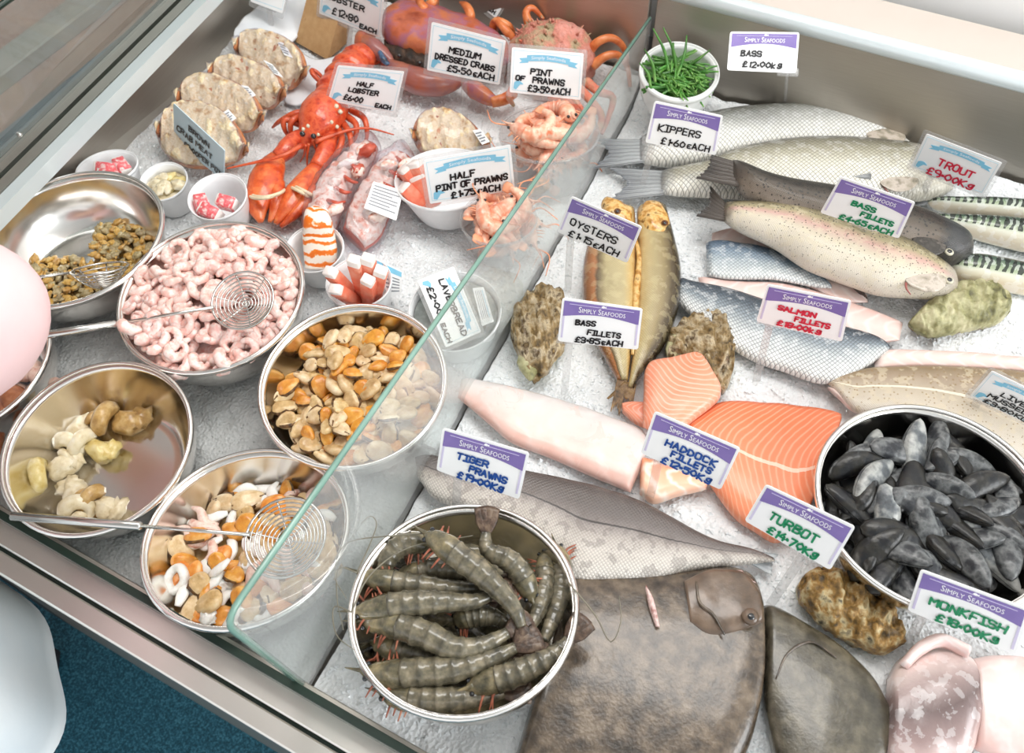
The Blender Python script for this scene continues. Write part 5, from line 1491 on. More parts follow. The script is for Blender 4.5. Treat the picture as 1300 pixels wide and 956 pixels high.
FEEL = {0: [[(538, 677), (500, 680), (440, 690), (425, 730), (440, 760)]], 3: [[(453, 727), (430, 722), (428, 760), (436, 800)], [(453, 727), (470, 690), (478, 665), (470, 655), (458, 665)]],
        4: [[(446, 777), (425, 770), (423, 790), (430, 810), (450, 825)], [(446, 777), (470, 730), (520, 695), (600, 680)]], 7: [[(722, 740), (755, 780), (775, 815), (788, 790), (786, 757)]]}
for i, (px, hs, r, lb) in enumerate(TPW):
    hh = [zz0 + a for a in hs]
    fe = [[P(u, v, zt + (.012 if 2 < j < 9 else .004)) for j, (u, v) in enumerate(w_)] for w_ in FEEL.get(i, [])]
    prawn([P(u, v, h) for (u, v), h in zip(px, hh)], r, TMS, fan=.028, legs=8, feel=fe, label=lb, group='tiger prawns in the bowl')

CMS = (M_CP, M_CP, M_CPL, M_CPL, M_CPL)


def cooked(seed):
    r_ = random.Random(seed); a0 = r_.uniform(2.4, 3.6); R = .017
    a = np.linspace(0, a0, 7); pts = np.stack([R * np.cos(a) * (1 + .1 * a), R * np.sin(a), 0 * a], 1)
    pts = np.vstack([pts[0] + np.array([.004, -.020, 0]), pts[0] + np.array([.002, -.010, 0]), pts]) * .9
    o = prawn(pts + np.array([0, 0, 5.0]), .0078, CMS, hf=.34, fan=.009, legs=8, feel=[[pts[0] + (0, 0, 5), pts[0] + (.01, -.012, 5.004), pts[0] + (.002, -.03, 5.003)]], label='x', group='x', name='cooked_prawn')
    return o


CPR = [cooked(i) for i in range(3)]
for key, n, lb, gp, z0, dz in (('pint', 21, 'pink cooked prawn in the pint cup', 'prawns in the pint cup', -.066, .0036), ('half', 17, 'orange cooked prawn in the half pint cup', 'prawns in the half pint cup', -.046, .0032)):
    b_ = BW[key]
    for k in range(n):
        a, q = k * 2.4, b_['r'] * (.10 + .48 * ((k * .618) % 1)) * (.8 if k < n * .6 else 1.0)
        x, y, z = q * math.cos(a), q * math.sin(a), z0 + dz * k
        loc = b_['c'] + b_['M'] @ np.array([x, y, z])
        src = CPR[k % 3]
        if src.get('used') is None and False: pass
        o = dup(src, loc, (random.uniform(-.5, .5), random.uniform(-.5, .5), random.uniform(0, 6.3)), random.uniform(1.25, 1.6), lb)
        o['group'] = gp
        o['label'] = lb + ', ' + ('lowest' if k < n * .35 else 'middle' if k < n * .7 else 'topmost') + ' layer, ' + ('right', 'far right', 'far', 'far left', 'left', 'near left', 'near', 'near right')[int((math.degrees(a) % 360 + 22.5) % 360 // 45)] + ' side'
for o in CPR:
    for c in list(o.children): bpy.data.objects.remove(c)
    bpy.data.objects.remove(o)

# ---- foam cup contents
M_STW = mat('stick_white', ['#f6ece6', '#fbf5f0', '#f3dfd6'], 80, .4, bump=.15, bscale=200)
M_STR = mat('stick_red', ['#ef6a4f', '#f48a6c', '#f7a88e'], 60, .35, bump=.3, bscale=300)
M_STRP = mat('stick_pinkred', ['#f7ebe6', '#f4d6d2', '#e9525c', '#f08a8c', '#f8e6e0'], 110, .35, bump=.3, detail=6)


def stick(p0, p1, w, label, cat='seafood stick', group='seafood sticks in a cup', red=M_STR, name='seafood_stick', sides=(0, 1, 3), tw=0.):
    d = p0 - p1; L = np.linalg.norm(d); M = frame(d / L, up=(0, 1, .2)) @ rot(0, 0, tw); c = (p0 + p1) / 2
    t = obj(name, box(c, (w, w * .8, L), M), M_STW, label=label, cat=cat, group=group)
    for k in sides:
        s = ((1, 0), (0, -1), (-1, 0), (0, 1))[k]
        cc_ = c + M @ np.array([s[0] * (w * .5), s[1] * w * .4, -L * .04])
        dim = (.0016, w * .78, L * .86) if s[0] else (w * .96, .0016, L * .86)
        obj('red_skin', box(cc_, dim, M), red, t)
    return t


b_ = BW['tubE']; bt = b_['c'] + np.array([0, .006, -.05])
for (u, v), h, lb in (((417, 343), .100, 'leftmost seafood stick leaning out of the cup'), ((424, 366), .085, 'seafood stick leaning over the near left rim'), ((449, 328), .125, 'tall seafood stick at the back of the cup'), ((467, 326), .125, 'second tall seafood stick at the back of the cup'), ((467, 354), .105, 'seafood stick with its white end to the front'), ((484, 342), .110, 'seafood stick leaning on the right rim')):
    p0 = P(u, v, h); p1 = bt + (p0 - bt) * np.array([.25, .25, 0]) + np.array([0, 0, .004])
    stick(p0, p1, .0165, lb, tw=random.uniform(-.3, .3))
b_ = BW['clawcup']
for (u, v), (u2, v2), h, lb in (((512, 212), (540, 250), .075, 'red and white seafood chunk at the left of the cup'), ((526, 205), (550, 255), .085, 'large red seafood chunk in the middle of the cup'), ((530, 222), (552, 262), .070, 'red seafood chunk against the near rim'), ((510, 236), (535, 262), .062, 'red seafood chunk under the left rim')):
    stick(P(u, v, h), P(u2, v2, .03), .024, lb, group='seafood chunks in a cup', name='seafood_chunk', tw=random.uniform(-.6, .6))
for key, lst in (('tubC', (((-.030, -.010), (-.006, -.026), 'red edged seafood stick at the left of the half filled cup'), ((-.012, -.026), (.020, -.024), 'red edged seafood stick at the front of the half filled cup'), ((.0, -.002), (.028, .004), 'white seafood stick in the half filled cup'))),
                 ('tubA', (((-.022, -.004), (.016, .012), 'red flecked seafood stick in the tub by the rail'), ((-.006, -.016), (.026, -.006), 'white seafood stick in the tub by the rail'), ((-.002, .020), (.028, .008), 'pink seafood stick at the back of the tub by the rail')))):
    b_ = BW[key]
    for (xa, ya), (xb, yb), lb in lst:
        stick(b_['c'] + np.array([xa, ya, -.006]), b_['c'] + np.array([xb, yb, -.010]), .021, lb, red=M_STRP, group='seafood sticks in small tubs', sides=(0, 1, 2), tw=random.uniform(-.5, .5))
b_ = BW['tubB']
for k in range(9):
    a = k * 2.4; q = b_['r'] * (.15 + .5 * ((k * .618) % 1))
    obj('crab_flake', blob(b_['c'] + np.array([q * math.cos(a), q * math.sin(a), -.009 + .002 * (k % 3)]), (.012, .009, .005), k * 1.7, .5, 2, rot(.1, .2, a)), M_WKY if k % 3 == 0 else M_WK, label='flake of beige crab meat in the small foam tub', cat='crab meat', group='crab meat in the foam tub')
v, f = lathe([(1e-4, -.013), (b_['r'] * .6, -.013), (b_['r'] * .90, -.012)], 30, b_['c']); obj('crab_meat', (v, f), M_WK, kind='stuff', label='beige crab meat filling the small foam tub', cat='crab meat')

# orange striped tail in the cup
nb = NB('orange_striped_flesh').set(rough=.3, coat=.3, sss=.1)
uv = nb.n('UVMap', uv_map='uv').outputs[0]; u_ = nb.n('SeparateXYZ', i_Vector=uv).outputs[0]; tc = nb.n('TexCoord').outputs['Object']
sn = nb.math('SINE', nb.math('MULTIPLY_ADD', nb.noise(tc, 55, 4), 9.0, nb.math('MULTIPLY', u_, 40)))
nb.l(nb.ramp(sn, [(.0, '#fbeee2'), (.35, '#fbd9b8'), (.55, '#f58a2a'), (.9, '#f0761a')]), nb.b.inputs['Base Color'])
q, u = slab([(388, 338), (386, 318), (385, 295), (388, 270), (396, 264)], [(426, 338), (428, 318), (423, 290), (418, 272), (410, 265)], .014, [.03, .05, .065, .085, .09], N=40, M=10, e=.7, under=.9, pw=.3)
obj('seafood_tail', q, nb.m, label='orange striped seafood tail standing in a white foam cup', cat='seafood', **u)
# ------------------------------------------------------------------ dressed crabs
M_CRSH = mat('crab_shell_rim', ['#9a5430', '#c27a4c', '#d69b6c'], 50, .4, bump=.3, coat=.2)
M_CRM = mat('dressed_crab_meat', ['#b8834e', '#e0c294', '#f0e0c0', '#e8cfa2', '#f5ecd8'], 70, .5, bump=.9, bscale=130, bdist=.005, detail=8, lo=.30, hi=.68)
M_LABEL = mat('paper_label', ['#f1f2f3', '#fafafa'], 60, .5)
M_GREYP = mat('grey_print', '#8d9096', rough=.5)


def flat(pts, t=.0006):
    q = np.array(pts); n_ = np.cross(q[1] - q[0], q[-1] - q[0]); n_ /= np.linalg.norm(n_)
    if n_[2] < 0: n_ = -n_
    k = len(q); v = np.vstack([q, q + n_ * t])
    return v, [tuple(range(k))[::-1], tuple(range(k, 2 * k))] + [(i, (i + 1) % k, (i + 1) % k + k, i + k) for i in range(k)]


def dressed(label, top, bot, hD, hV, lab):
    for k in (0, -1): top[k] = bot[k] = ((top[k][0] + bot[k][0]) / 2, (top[k][1] + bot[k][1]) / 2)
    q, u = slab(top, bot, .013, hD, hV, N=44, M=12, e=.85, under=1.1, pw=.7, lump=.003, lfr=90, ends=(.15, .15))
    r = thing('dressed_crab', [q[0][:, 0].mean(), q[0][:, 1].mean(), q[0][:, 2].min()], label, 'dressed crab', 'dressed crabs wrapped in film')
    obj('shell', q, M_CRSH, r, **u)
    q, u = slab(top, bot, .010, hD, hV, N=50, M=14, e=.75, under=.2, pw=.35, lump=.008, lfr=95, seed=top[0][0], inset=.022, up=.006)
    obj('crab_meat', q, M_CRM, r, **u)
    q, u = slab(top, bot, .016, hD, hV, N=30, M=9, e=.85, under=.9, pw=.4, lump=.003, lfr=50, up=.004)
    obj('cling_film', q, M_WRAP, r, **u)
    nv = np.array([0, -.55, .83])
    fl_ = flat([P(a, b, (hD + hV) / 2 + .022) for a, b in lab])
    l_ = obj('label', fl_, M_LABEL, r, smooth=False)
    a, b, c, d = [P(x, y, (hD + hV) / 2 + .0232) for x, y in lab]
    for k in range(4):
        s0, s1 = .18 + .19 * k, .26 + .19 * k
        L_ = lambda s, t_: (a + (b - a) * t_) * (1 - s) + (d + (c - d) * t_) * s
        obj('print_line', flat([L_(s0, .12), L_(s0, .85 - .2 * (k % 2)), L_(s1, .85 - .2 * (k % 2)), L_(s1, .12)], .0003), M_GREYP, l_, smooth=False)


dressed('dressed crab farthest back in the leaning row of four', [(296, 58), (307, 42), (329, 38), (361, 47), (383, 66), (391, 88)], [(297, 66), (312, 84), (338, 102), (367, 114), (388, 104)], .055, .018, [(350, 50), (362, 56), (372, 74), (361, 70)])
dressed('third dressed crab from the front of the leaning row', [(263, 90), (276, 74), (301, 70), (333, 82), (354, 97), (365, 116)], [(264, 97), (280, 114), (310, 130), (342, 139), (362, 128)], .055, .018, [(334, 76), (346, 82), (360, 99), (348, 94)])
dressed('second dressed crab from the front of the leaning row', [(223, 124), (232, 104), (257, 93), (282, 97), (314, 113), (329, 132), (336, 150)], [(224, 132), (238, 150), (262, 162), (295, 168), (320, 167), (334, 157)], .055, .018, [(306, 108), (315, 110), (325, 121), (314, 126)])
dressed('front dressed crab behind the pale blue ticket', [(198, 166), (207, 145), (225, 131), (255, 130), (285, 142), (305, 165), (316, 190)], [(198, 174), (206, 190), (222, 206), (245, 214), (278, 213), (302, 205), (315, 196)], .055, .018, [(280, 145), (290, 139), (300, 150), (291, 157)])
dressed('single dressed crab above the half pint ticket', [(523, 171), (530, 150), (551, 138), (575, 141), (600, 156), (624, 184)], [(524, 180), (535, 194), (560, 203), (592, 204), (622, 190)], .045, .014, [(600, 166), (610, 164), (622, 180), (612, 184)])

# ------------------------------------------------------------------ lobster
M_LOB = mat('lobster_shell', ['#a52f1b', '#cf4526', '#e2653a', '#c93d22', '#f0a06a'], 75, .28, bump=.4, bscale=160, detail=6, coat=.5, lo=.28, hi=.76)
M_LOBO = mat('lobster_claw_shell', ['#c2441f', '#e0602c', '#ee8148', '#7d2c18'], 60, .28, bump=.35, bscale=170, detail=6, coat=.5, lo=.36, hi=.75)
M_LOBL = mat('lobster_leg', ['#b83c22', '#d85f36', '#c04a2a'], 60, .35, coat=.3)
M_BAND = mat('rubber_band', ['#e6d3ad', '#f0e2c4'], 60, .5)
M_BARN = mat('barnacle', ['#cdbf9f', '#e8dfc9'], 200, .6)


def limb(name, pts, r, m, parent, n=9, res=None, sq=1.0, **kw):
    return obj(name, tube([P(*p) for p in pts], r, n, res=res or max(8, 5 * len(pts)), sq=sq), m, parent, **kw)


lob = thing('lobster', P(430, 150, 0), 'whole cooked red lobster with banded claws on the ice', 'lobster')
g = np.linspace(0, 1, 70)
ab = cr(np.array([P(*q) for q in ((414, 132, .042), (424, 112, .045), (438, 92, .046), (452, 77, .042), (468, 66, .032), (480, 62, .014))]), 70)
rr = .0285 * np.interp(g, [0, .5, .85, 1], [.95, 1.05, .95, .55]); rr = rr * (1.06 - .20 * ((g * 6.5) % 1) ** 1.5)
obj('abdomen', tube(ab, rr, 18, sq=.75), M_LOB, lob)
ca = cr(np.array([P(*q) for q in ((420, 126, .038), (414, 138, .044), (405, 154, .044), (395, 170, .038), (387, 182, .032), (383, 189, .030))]), 40)
obj('carapace', tube(ca, [.026, .035, .038, .033, .019, .002], 20, sq=.85), M_LOB, lob)
for (u, v, h, r_) in ((427, 135, .066, .004), (432, 142, .062, .004), (421, 155, .074, .003), (428, 161, .066, .003), (404, 171, .066, .0026), (391, 160, .068, .003), (385, 164, .060, .003)):
    obj('barnacle', blob(P(u, v, h), (r_,) * 3, u, .3, nu=8, nv=6), M_BARN, lob)
for u, v in ((398, 173), (384, 170)):
    obj('eye', blob(P(u, v, .062), (.0045,) * 3, amp=0, nu=10, nv=7), M_EYE, lob)
limb('feeler', [(384, 184, .05), (360, 197, .055), (325, 206, .05), (288, 214, .045)], [.0042, .003, .0022, .0012], M_LOBL, lob, 7)
limb('feeler', [(400, 180, .05), (440, 166, .05), (468, 163, .045), (500, 171, .04)], [.004, .0026, .002, .001], M_LOBL, lob, 7)
for q in (((388, 184, .05), (386, 196, .03), (381, 206, .012)), ((392, 182, .05), (390, 198, .03), (390, 214, .012)), ((397, 178, .05), (402, 192, .03), (408, 200, .012))):
    limb('feeler', q, [.0026, .0018, .001], M_LOBL, lob, 6)
for q in (((395, 142, .035), (375, 144, .045), (355, 154, .030), (346, 162, .012)), ((390, 148, .035), (372, 152, .048), (369, 168, .03), (378, 183, .014)), ((386, 160, .03), (362, 152, .045), (362, 166, .03), (370, 176, .014)),
          ((438, 146, .03), (452, 158, .042), (450, 176, .03), (440, 186, .012)), ((434, 154, .03), (444, 170, .042), (446, 190, .03), (450, 198, .012)), ((428, 160, .03), (434, 178, .04), (424, 198, .03), (400, 200, .012)), ((446, 140, .03), (462, 150, .042), (466, 170, .03), (462, 186, .012))):
    limb('leg', q, [.0058, .0055, .0042, .002], M_LOBL, lob, 8)
limb('leg', [(411, 108, .03), (398, 95, .045), (396, 89, .045), (404, 93, .04), (412, 102, .03)], [.004, .0042, .004, .0036, .003], M_LOBL, lob, 8)
# two claws with rubber bands
limb('claw_arm', [(386, 170, .03), (372, 180, .034), (362, 192, .034), (352, 200, .032)], [.010, .014, .016, .012], M_LOB, lob, 12)
c1 = limb('claw', [(352, 197, .030), (344, 212, .032), (337, 230, .032), (332, 246, .030), (328, 262, .026), (331, 282, .022)], [.012, .023, .027, .024, .017, .004], M_LOBO, lob, 16, sq=.62)
limb('claw_finger', [(352, 232, .03), (352, 250, .03), (348, 268, .024), (342, 282, .02)], [.012, .0125, .009, .003], M_LOBO, lob, 12, sq=.8)
bc = cr(np.array([P(*q) for q in ((316, 248, .024), (322, 252, .046), (338, 252, .055), (354, 247, .044), (357, 243, .026), (338, 246, .004), (316, 248, .024))]), 30)
for dz in (0, .004): obj('rubber_band', tube(bc + np.array([dz * .3, dz, .001]), .0026, 6, caps=False), M_BAND, lob)
limb('claw_arm', [(424, 168, .03), (416, 186, .034), (410, 200, .032), (402, 212, .030)], [.010, .015, .015, .012], M_LOB, lob, 12)
limb('claw', [(404, 208, .030), (394, 222, .030), (380, 240, .028), (366, 260, .024), (350, 284, .018)], [.011, .016, .019, .016, .004], M_LOBO, lob, 14, sq=.7)
limb('claw_finger', [(396, 236, .026), (386, 258, .024), (370, 276, .02), (356, 288, .016)], [.008, .010, .008, .003], M_LOBO, lob, 10)
bc = cr(np.array([P(*q) for q in ((366, 236, .02), (374, 240, .044), (386, 246, .044), (392, 250, .024), (380, 246, .004), (366, 236, .02))]), 26)
for dz in (0, .004): obj('rubber_band', tube(bc + np.array([dz, dz, .0]), .0028, 6, caps=False), M_BAND, lob)

# ------------------------------------------------------------------ brown crab and spiny crab
M_BCR = mat('brown_crab_shell', ['#96422c', '#bd6240', '#a5667a', '#c8744c', '#b25a3c'], 16, .3, bump=.3, bscale=150, coat=.4)
M_BCRP = mat('crab_purple_shell', ['#a8583f', '#96605e', '#c0724e'], 22, .3, bump=.25, bscale=150, coat=.4)
M_CTIP = mat('blue_black_tip', ['#20232a', '#4d6f92', '#2a2d35'], 70, .3, coat=.4)
M_CRL = mat('crab_leg_shell', ['#c05a2c', '#dd7f48', '#e79a66'], 60, .35, bump=.3, coat=.3)
M_DARKM = mat('dark_mouth', ['#1d1713', '#3a2a20', '#5b4230'], 130, .5, bump=.6)
bc_ = thing('brown_crab', P(545, 60, 0), 'whole brown crab with a smooth orange shell behind the lobster', 'crab')
q, u = slab([(485, 38), (490, 20), (510, 9), (550, 13), (590, 26), (622, 42), (648, 62)], [(485, 44), (494, 56), (520, 66), (545, 72), (580, 80), (615, 86), (648, 78)], .034, .045, N=50, M=14, e=.9, under=.6, pw=.4, lump=.004, lfr=40, ends=(.05, .05))
obj('carapace', q, M_BCR, bc_, **u)
q, u = slab([(488, 54), (510, 62), (540, 70), (575, 78)], [(490, 72), (510, 82), (540, 90), (575, 94)], .014, .036, N=24, M=8, lump=.006, lfr=120)
obj('mouth_parts', q, M_DARKM, bc_, **u)
limb('claw_arm', [(470, 40, .03), (462, 50, .04), (464, 58, .04), (478, 66, .035)], [.012, .016, .016, .012], M_BCR, bc_, 12)
limb('claw', [(463, 52, .045), (476, 62, .045), (490, 72, .04), (500, 82, .035)], [.012, .017, .013, .004], M_BCRP, bc_, 12)
limb('claw_tip', [(482, 66, .055), (488, 77, .05), (497, 85, .04)], [.004, .0062, .002], M_CTIP, bc_, 8, label='blue black claw tip')
limb('claw', [(488, 80, .03), (515, 97, .034), (545, 106, .034), (570, 105, .032), (588, 98, .03)], [.010, .019, .023, .020, .010], M_BCRP, bc_, 14)
limb('claw', [(590, 108, .024), (606, 116, .026), (622, 126, .024), (634, 131, .022)], [.008, .016, .013, .007], M_BCR, bc_, 12)
limb('claw_arm', [(624, 130, .024), (640, 126, .026), (652, 118, .024)], [.009, .010, .009], M_CRL, bc_, 10)
for q in (((512, 12, .05), (520, 4, .06), (532, -4, .06), (545, -10, .05)), ((530, 10, .05), (540, 14, .07), (534, 4, .075), (528, -3, .06)), ((540, 12, .05), (548, 4, .07), (552, 0, .07), (556, 8, .05)),
          ((560, 24, .05), (580, 27, .065), (596, 31, .06), (612, 38, .05)), ((596, 30, .05), (597, 18, .07), (592, 8, .075), (584, 3, .07)), ((626, 40, .05), (630, 28, .07), (644, 32, .07), (654, 42, .05))):
    limb('leg', q, [.009, .0085, .007, .002], M_CRL, bc_, 9)
for u, v in ((507, 71), (533, 80)): obj('eye', blob(P(u, v, .055), (.004,) * 3, amp=0, nu=8, nv=6), M_EYE, bc_)

M_SPC = mat('spiny_crab_shell', ['#8a7858', '#b5a280', '#d98a78', '#e3a092', '#a89472'], 26, .55, bump=1.0, bscale=170, bdist=.006, detail=7)
M_SPR = mat('spiny_crab_red', ['#d4614a', '#e58a72', '#c9b08c'], 45, .45, bump=.8, bscale=150, bdist=.004)
sc_ = thing('spiny_crab', P(705, 90, 0), 'large knobbly spider crab with orange legs at the back', 'crab')
c0_ = P(701, 70, .05); v, f = blob((0, 0, 0), (.074, .062, .056), 2.2, .12, 2.0, nu=48, nv=30)
v = np.array([p * (1 + .05 * nz(p, 90, 1) + .035 * nz(p, 220, 4)) for p in v])
obj('carapace', (v + c0_, f), M_SPC, sc_)
q, u = slab([(660, 50), (690, 40), (725, 52)], [(665, 74), (695, 68), (728, 72)], .006, .098, N=20, M=8, lump=.006, lfr=120); 
for i in range(34):
    a = random.uniform(0, 6.3); b = random.uniform(.1, 1.2)
    d = np.array([math.sin(b) * math.cos(a), math.sin(b) * math.sin(a), math.cos(b)]); s = c0_ + d * np.array([.074, .062, .056]) * .97
    obj('spine', tube([s, s + d * random.uniform(.005, .009)], [.0028, .0004], 6), M_SPR if i % 5 == 0 else M_SPC, sc_)
for q, m_ in ((((672, 32, .07), (668, 16, .085), (676, 10, .09), (690, 24, .07)), M_CRL), (((650, 48, .06), (640, 36, .075), (628, 26, .075), (624, 42, .05)), M_CRL),
              (((748, 66, .06), (758, 54, .08), (775, 48, .085), (790, 58, .07), (796, 78, .04), (794, 90, .01)), M_CRL), (((752, 84, .05), (768, 72, .065), (784, 70, .065), (796, 84, .04), (800, 110, .01)), M_CRL),
              (((745, 104, .045), (760, 116, .05), (778, 124, .04), (772, 150, .02), (764, 170, .008)), M_SPR), (((735, 112, .04), (752, 130, .045), (764, 150, .03), (752, 180, .01), (745, 196, .006)), M_SPR),
              (((655, 108, .05), (646, 122, .05), (652, 134, .03)), M_SPR), (((720, 118, .05), (735, 134, .05), (742, 146, .04)), M_SPR)):
    limb('leg', q, list(np.linspace(.0085, .003, len(q))), m_, sc_, 9)
limb('claw', [(700, 122, .05), (722, 136, .055), (734, 150, .05), (726, 160, .045)], [.008, .012, .010, .003], M_SPR, sc_, 10)

# ------------------------------------------------------------------ wrapped half lobsters
M_HLM = mat('half_lobster_meat', ['#d5674f', '#f0b8a4', '#f9e6dc', '#f2d9cc', '#e58f78', '#d9c7a4'], 60, .35, bump=.5, bscale=110, detail=7, coat=.3, lo=.3, hi=.72)
M_HLS = mat('half_lobster_shell', ['#b23a28', '#d86a50'], 60, .3, coat=.4)
for lb, tp, bt, lab in (('wrapped half lobster nearest the whole lobster', [(384, 300), (386, 268), (402, 232), (425, 205), (448, 186), (464, 178)], [(402, 320), (424, 300), (440, 270), (456, 240), (474, 214), (484, 186)], None),
                        ('wrapped half lobster with a white printed label', [(432, 296), (440, 262), (462, 226), (482, 202), (504, 190)], [(462, 322), (484, 306), (498, 276), (516, 240), (528, 204)], [(474, 230), (512, 242), (503, 280), (462, 264)])):
    q, u = slab(tp, bt, .024, .022, N=46, M=11, e=.8, under=.8, pw=.4, lump=.012, lfr=80, seed=tp[0][0], inset=.12)
    r = thing('half_lobster', [q[0][:, 0].mean(), q[0][:, 1].mean(), q[0][:, 2].min()], lb, 'half lobster', 'half lobsters wrapped in film')
    obj('meat', q, M_HLM, r, **u)
    q, u = slab(tp, bt, .016, .014, N=40, M=9, e=.8, under=.9, pw=.4, lump=.003, lfr=55, inset=.06); obj('shell', q, M_HLS, r, **u)
    T_, B_ = cr(tp, 12), cr(bt, 12)
    for k in range(13):
        g_ = random.uniform(.2, .8); i_ = random.randint(1, 10); m_ = T_[i_] * (1 - g_) + B_[i_] * g_
        obj('flesh_chunk', blob(P(*m_, .044 + .004 * math.sin(g_ * 3.1)), (random.uniform(.010, .018), random.uniform(.006, .010), .008), k * 1.3, .5, 2.4, rot(random.uniform(-.4, .4), random.uniform(-.4, .4), random.uniform(.5, 1.6))), (M_HLM, M_HLS, M_STW, M_HLM)[k % 4], r)
    for k in range(4):
        a, b = tp[2], bt[-3]
        limb('leg', [(a[0] + 14 + 9 * k, a[1] + 22 - 16 * k, .046), (a[0] + 26 + 9 * k, a[1] + 26 - 14 * k, .050), (a[0] + 36 + 8 * k, a[1] + 24 - 12 * k, .044)], [.003, .0035, .002], M_HLS, r, 7)
    q, u = slab(tp, bt, .034, .022, N=40, M=10, e=.9, under=.7, pw=.3, lump=.009, lfr=75, seed=3); obj('film_bag', q, M_WRAP, r, **u)
    if lab:
        cdl = Card(*lab, heights=(.064, .058, .058, .064))
        l_ = obj('label', cdl.rrect(0, 0, 1, 1, .03, t=.0006), M_LABEL, r, smooth=False)
        for k in range(7):
            obj('print_line', cdl.poly([(.08, .12 + .11 * k), (.92 - .2 * (k % 3 == 2), .12 + .11 * k), (.92 - .2 * (k % 3 == 2), .15 + .11 * k), (.08, .15 + .11 * k)][::-1], .0004), M_GREYP, l_, smooth=False)

# ------------------------------------------------------------------ laverbread tub, box, papers
b_ = BW['laver']
M_LAV = mat('laverbread', ['#6d736f', '#8f9591', '#a9aeaa'], 60, .4, bump=.4)
v, f = lathe([(1e-4, -.010), (b_['r'] * .6, -.010), (b_['r'] * .90, -.012)], 36, b_['c'], b_['M'])
obj('laverbread', (v, f), M_LAV, label='grey laverbread filling the white tub', cat='laverbread', kind='stuff')
t = ticket('blue', [(576, 338), (611, 421), (566, 441), (530, 356)], None, [('LAVERBREAD', .12, .98, .50, .20), ('£2.00', .16, .60, .86, .22), ('EACH', .70, .98, .90, .15)], 'black', 'blue bannered price card reading laverbread £2.00 lying on the white tub', heights=(.062, .056, .062, .068), stem=None, wd=.018)
t['group'] = 'price cards without stems'
cdl = Card((600, 366), (614, 364), (627, 408), (612, 414), heights=(.057,) * 4)
t = thing('paper_sticker', cdl.T(.5, .5), 'small white printed sticker on the laverbread tub', 'label')
obj('sheet', cdl.rrect(0, 0, 1, 1, .04, t=.0006), M_LABEL, t, smooth=False)
for k in range(5): obj('print_line', cdl.poly([(.15 + .15 * k, .08), (.20 + .15 * k, .08), (.20 + .15 * k, .85), (.15 + .15 * k, .85)], .0004), M_BANNER if k == 4 else M_GREYP, t, smooth=False)
cdl = Card((472, 325), (512, 345), (509, 374), (494, 378), heights=(.068, .05, .03, .03))
t = thing('paper_label', cdl.T(.5, 1), 'white printed label with a blue band beside the cup of sticks', 'label')
obj('sheet', cdl.rrect(0, 0, 1, 1, .04, t=.0006), M_LABEL, t, smooth=False)
obj('blue_band', cdl.poly([(.05, .06), (.95, .06), (.95, .26), (.05, .26)][::-1], .0004), M_BANNER, t, smooth=False)
for k in range(5): obj('print_line', cdl.poly([(.1, .38 + .11 * k), (.88, .38 + .11 * k), (.88, .42 + .11 * k), (.1, .42 + .11 * k)][::-1], .0004), M_GREYP, t, smooth=False)

M_KRAFT = mat('kraft_card', ['#bd9464', '#c9a274'], 90, .7, bump=.1)
M_KRAFTD = mat('kraft_print', ['#8a6038', '#a87d50'], 90, .7)
B4 = [P(375, 53, .004), P(416, 76, .004), P(440, 55, .004)]; B4.append(B4[0] + B4[2] - B4[1])
T4 = [P(394, -20, .078), P(433, 8, .078), P(452, -8, .078)]; T4.append(T4[0] + T4[2] - T4[1])
bx = thing('kraft_box', B4[0], 'brown kraft card box standing behind the lobster', 'box')
obj('carton', (np.array(B4 + T4), [(3, 2, 1, 0), (4, 5, 6, 7), (0, 1, 5, 4), (1, 2, 6, 5), (2, 3, 7, 6), (3, 0, 4, 7)]), M_KRAFT, bx, smooth=False)
e1 = (B4[1] - B4[0]); e2 = (T4[0] - B4[0]); nb_ = np.cross(e1, e2); nb_ /= np.linalg.norm(nb_)
if nb_[1] > 0: nb_ = -nb_
for k in range(6):
    a = B4[0] + e1 * (.12 + .13 * k) + e2 * (.40 - .0 * k) + nb_ * .0008
    obj('printed_mark', flat([a, a + e1 * .06, a + e1 * .06 + e2 * .05, a + e2 * .05], .0003), M_KRAFTD, bx, smooth=False)
M_PAPER = mat('white_paper', ['#e8ecf2', '#f4f6f8'], 15, .6)
q, u = slab([(296, 50), (300, 34), (318, 14), (345, -8), (392, -34)], [(304, 66), (330, 70), (360, 62), (382, 40), (402, -10)], .004, .030, [.012] * 5, N=30, M=8, lump=.006, lfr=30)
obj('white_paper_bag', q, M_PAPER, label='crumpled white paper bag behind the row of dressed crabs', cat='paper bag', **u)
q, u = slab([(352, 70), (372, 58), (400, 76), (430, 70)], [(362, 132), (380, 134), (402, 118), (424, 92)], .003, .006, N=24, M=7, lump=.003, lfr=30)
obj('paper_sheet', q, M_PAPER, label='white paper sheet on the ice left of the lobster tail', cat='paper', **u)
ticket('blue', [(322, -62), (374, -50), (358, 17), (318, 2)], (345, 48), [], 'black', 'price ticket above the dressed crabs cut off at the top of the picture', stem=.55)

# ------------------------------------------------------------------ the person serving at the left
M_SKIN = mat('person_skin', ['#e6b9a6', '#edc7b6'], 20, .5, sss=.1)
M_SHIRT = mat('pink_shirt', ['#eec9c9', '#f2d2d2'], 14, .8, bump=.2, bscale=60)
M_APRON = mat('pale_blue_apron', ['#e9f2f7', '#f1f7fa'], 12, .8, bump=.2, bscale=70)
M_TROU = mat('dark_trousers', ['#23262e', '#30343d'], 20, .8)
M_HAIR = mat('brown_hair', ['#3c2a1d', '#5a402c'], 120, .5)


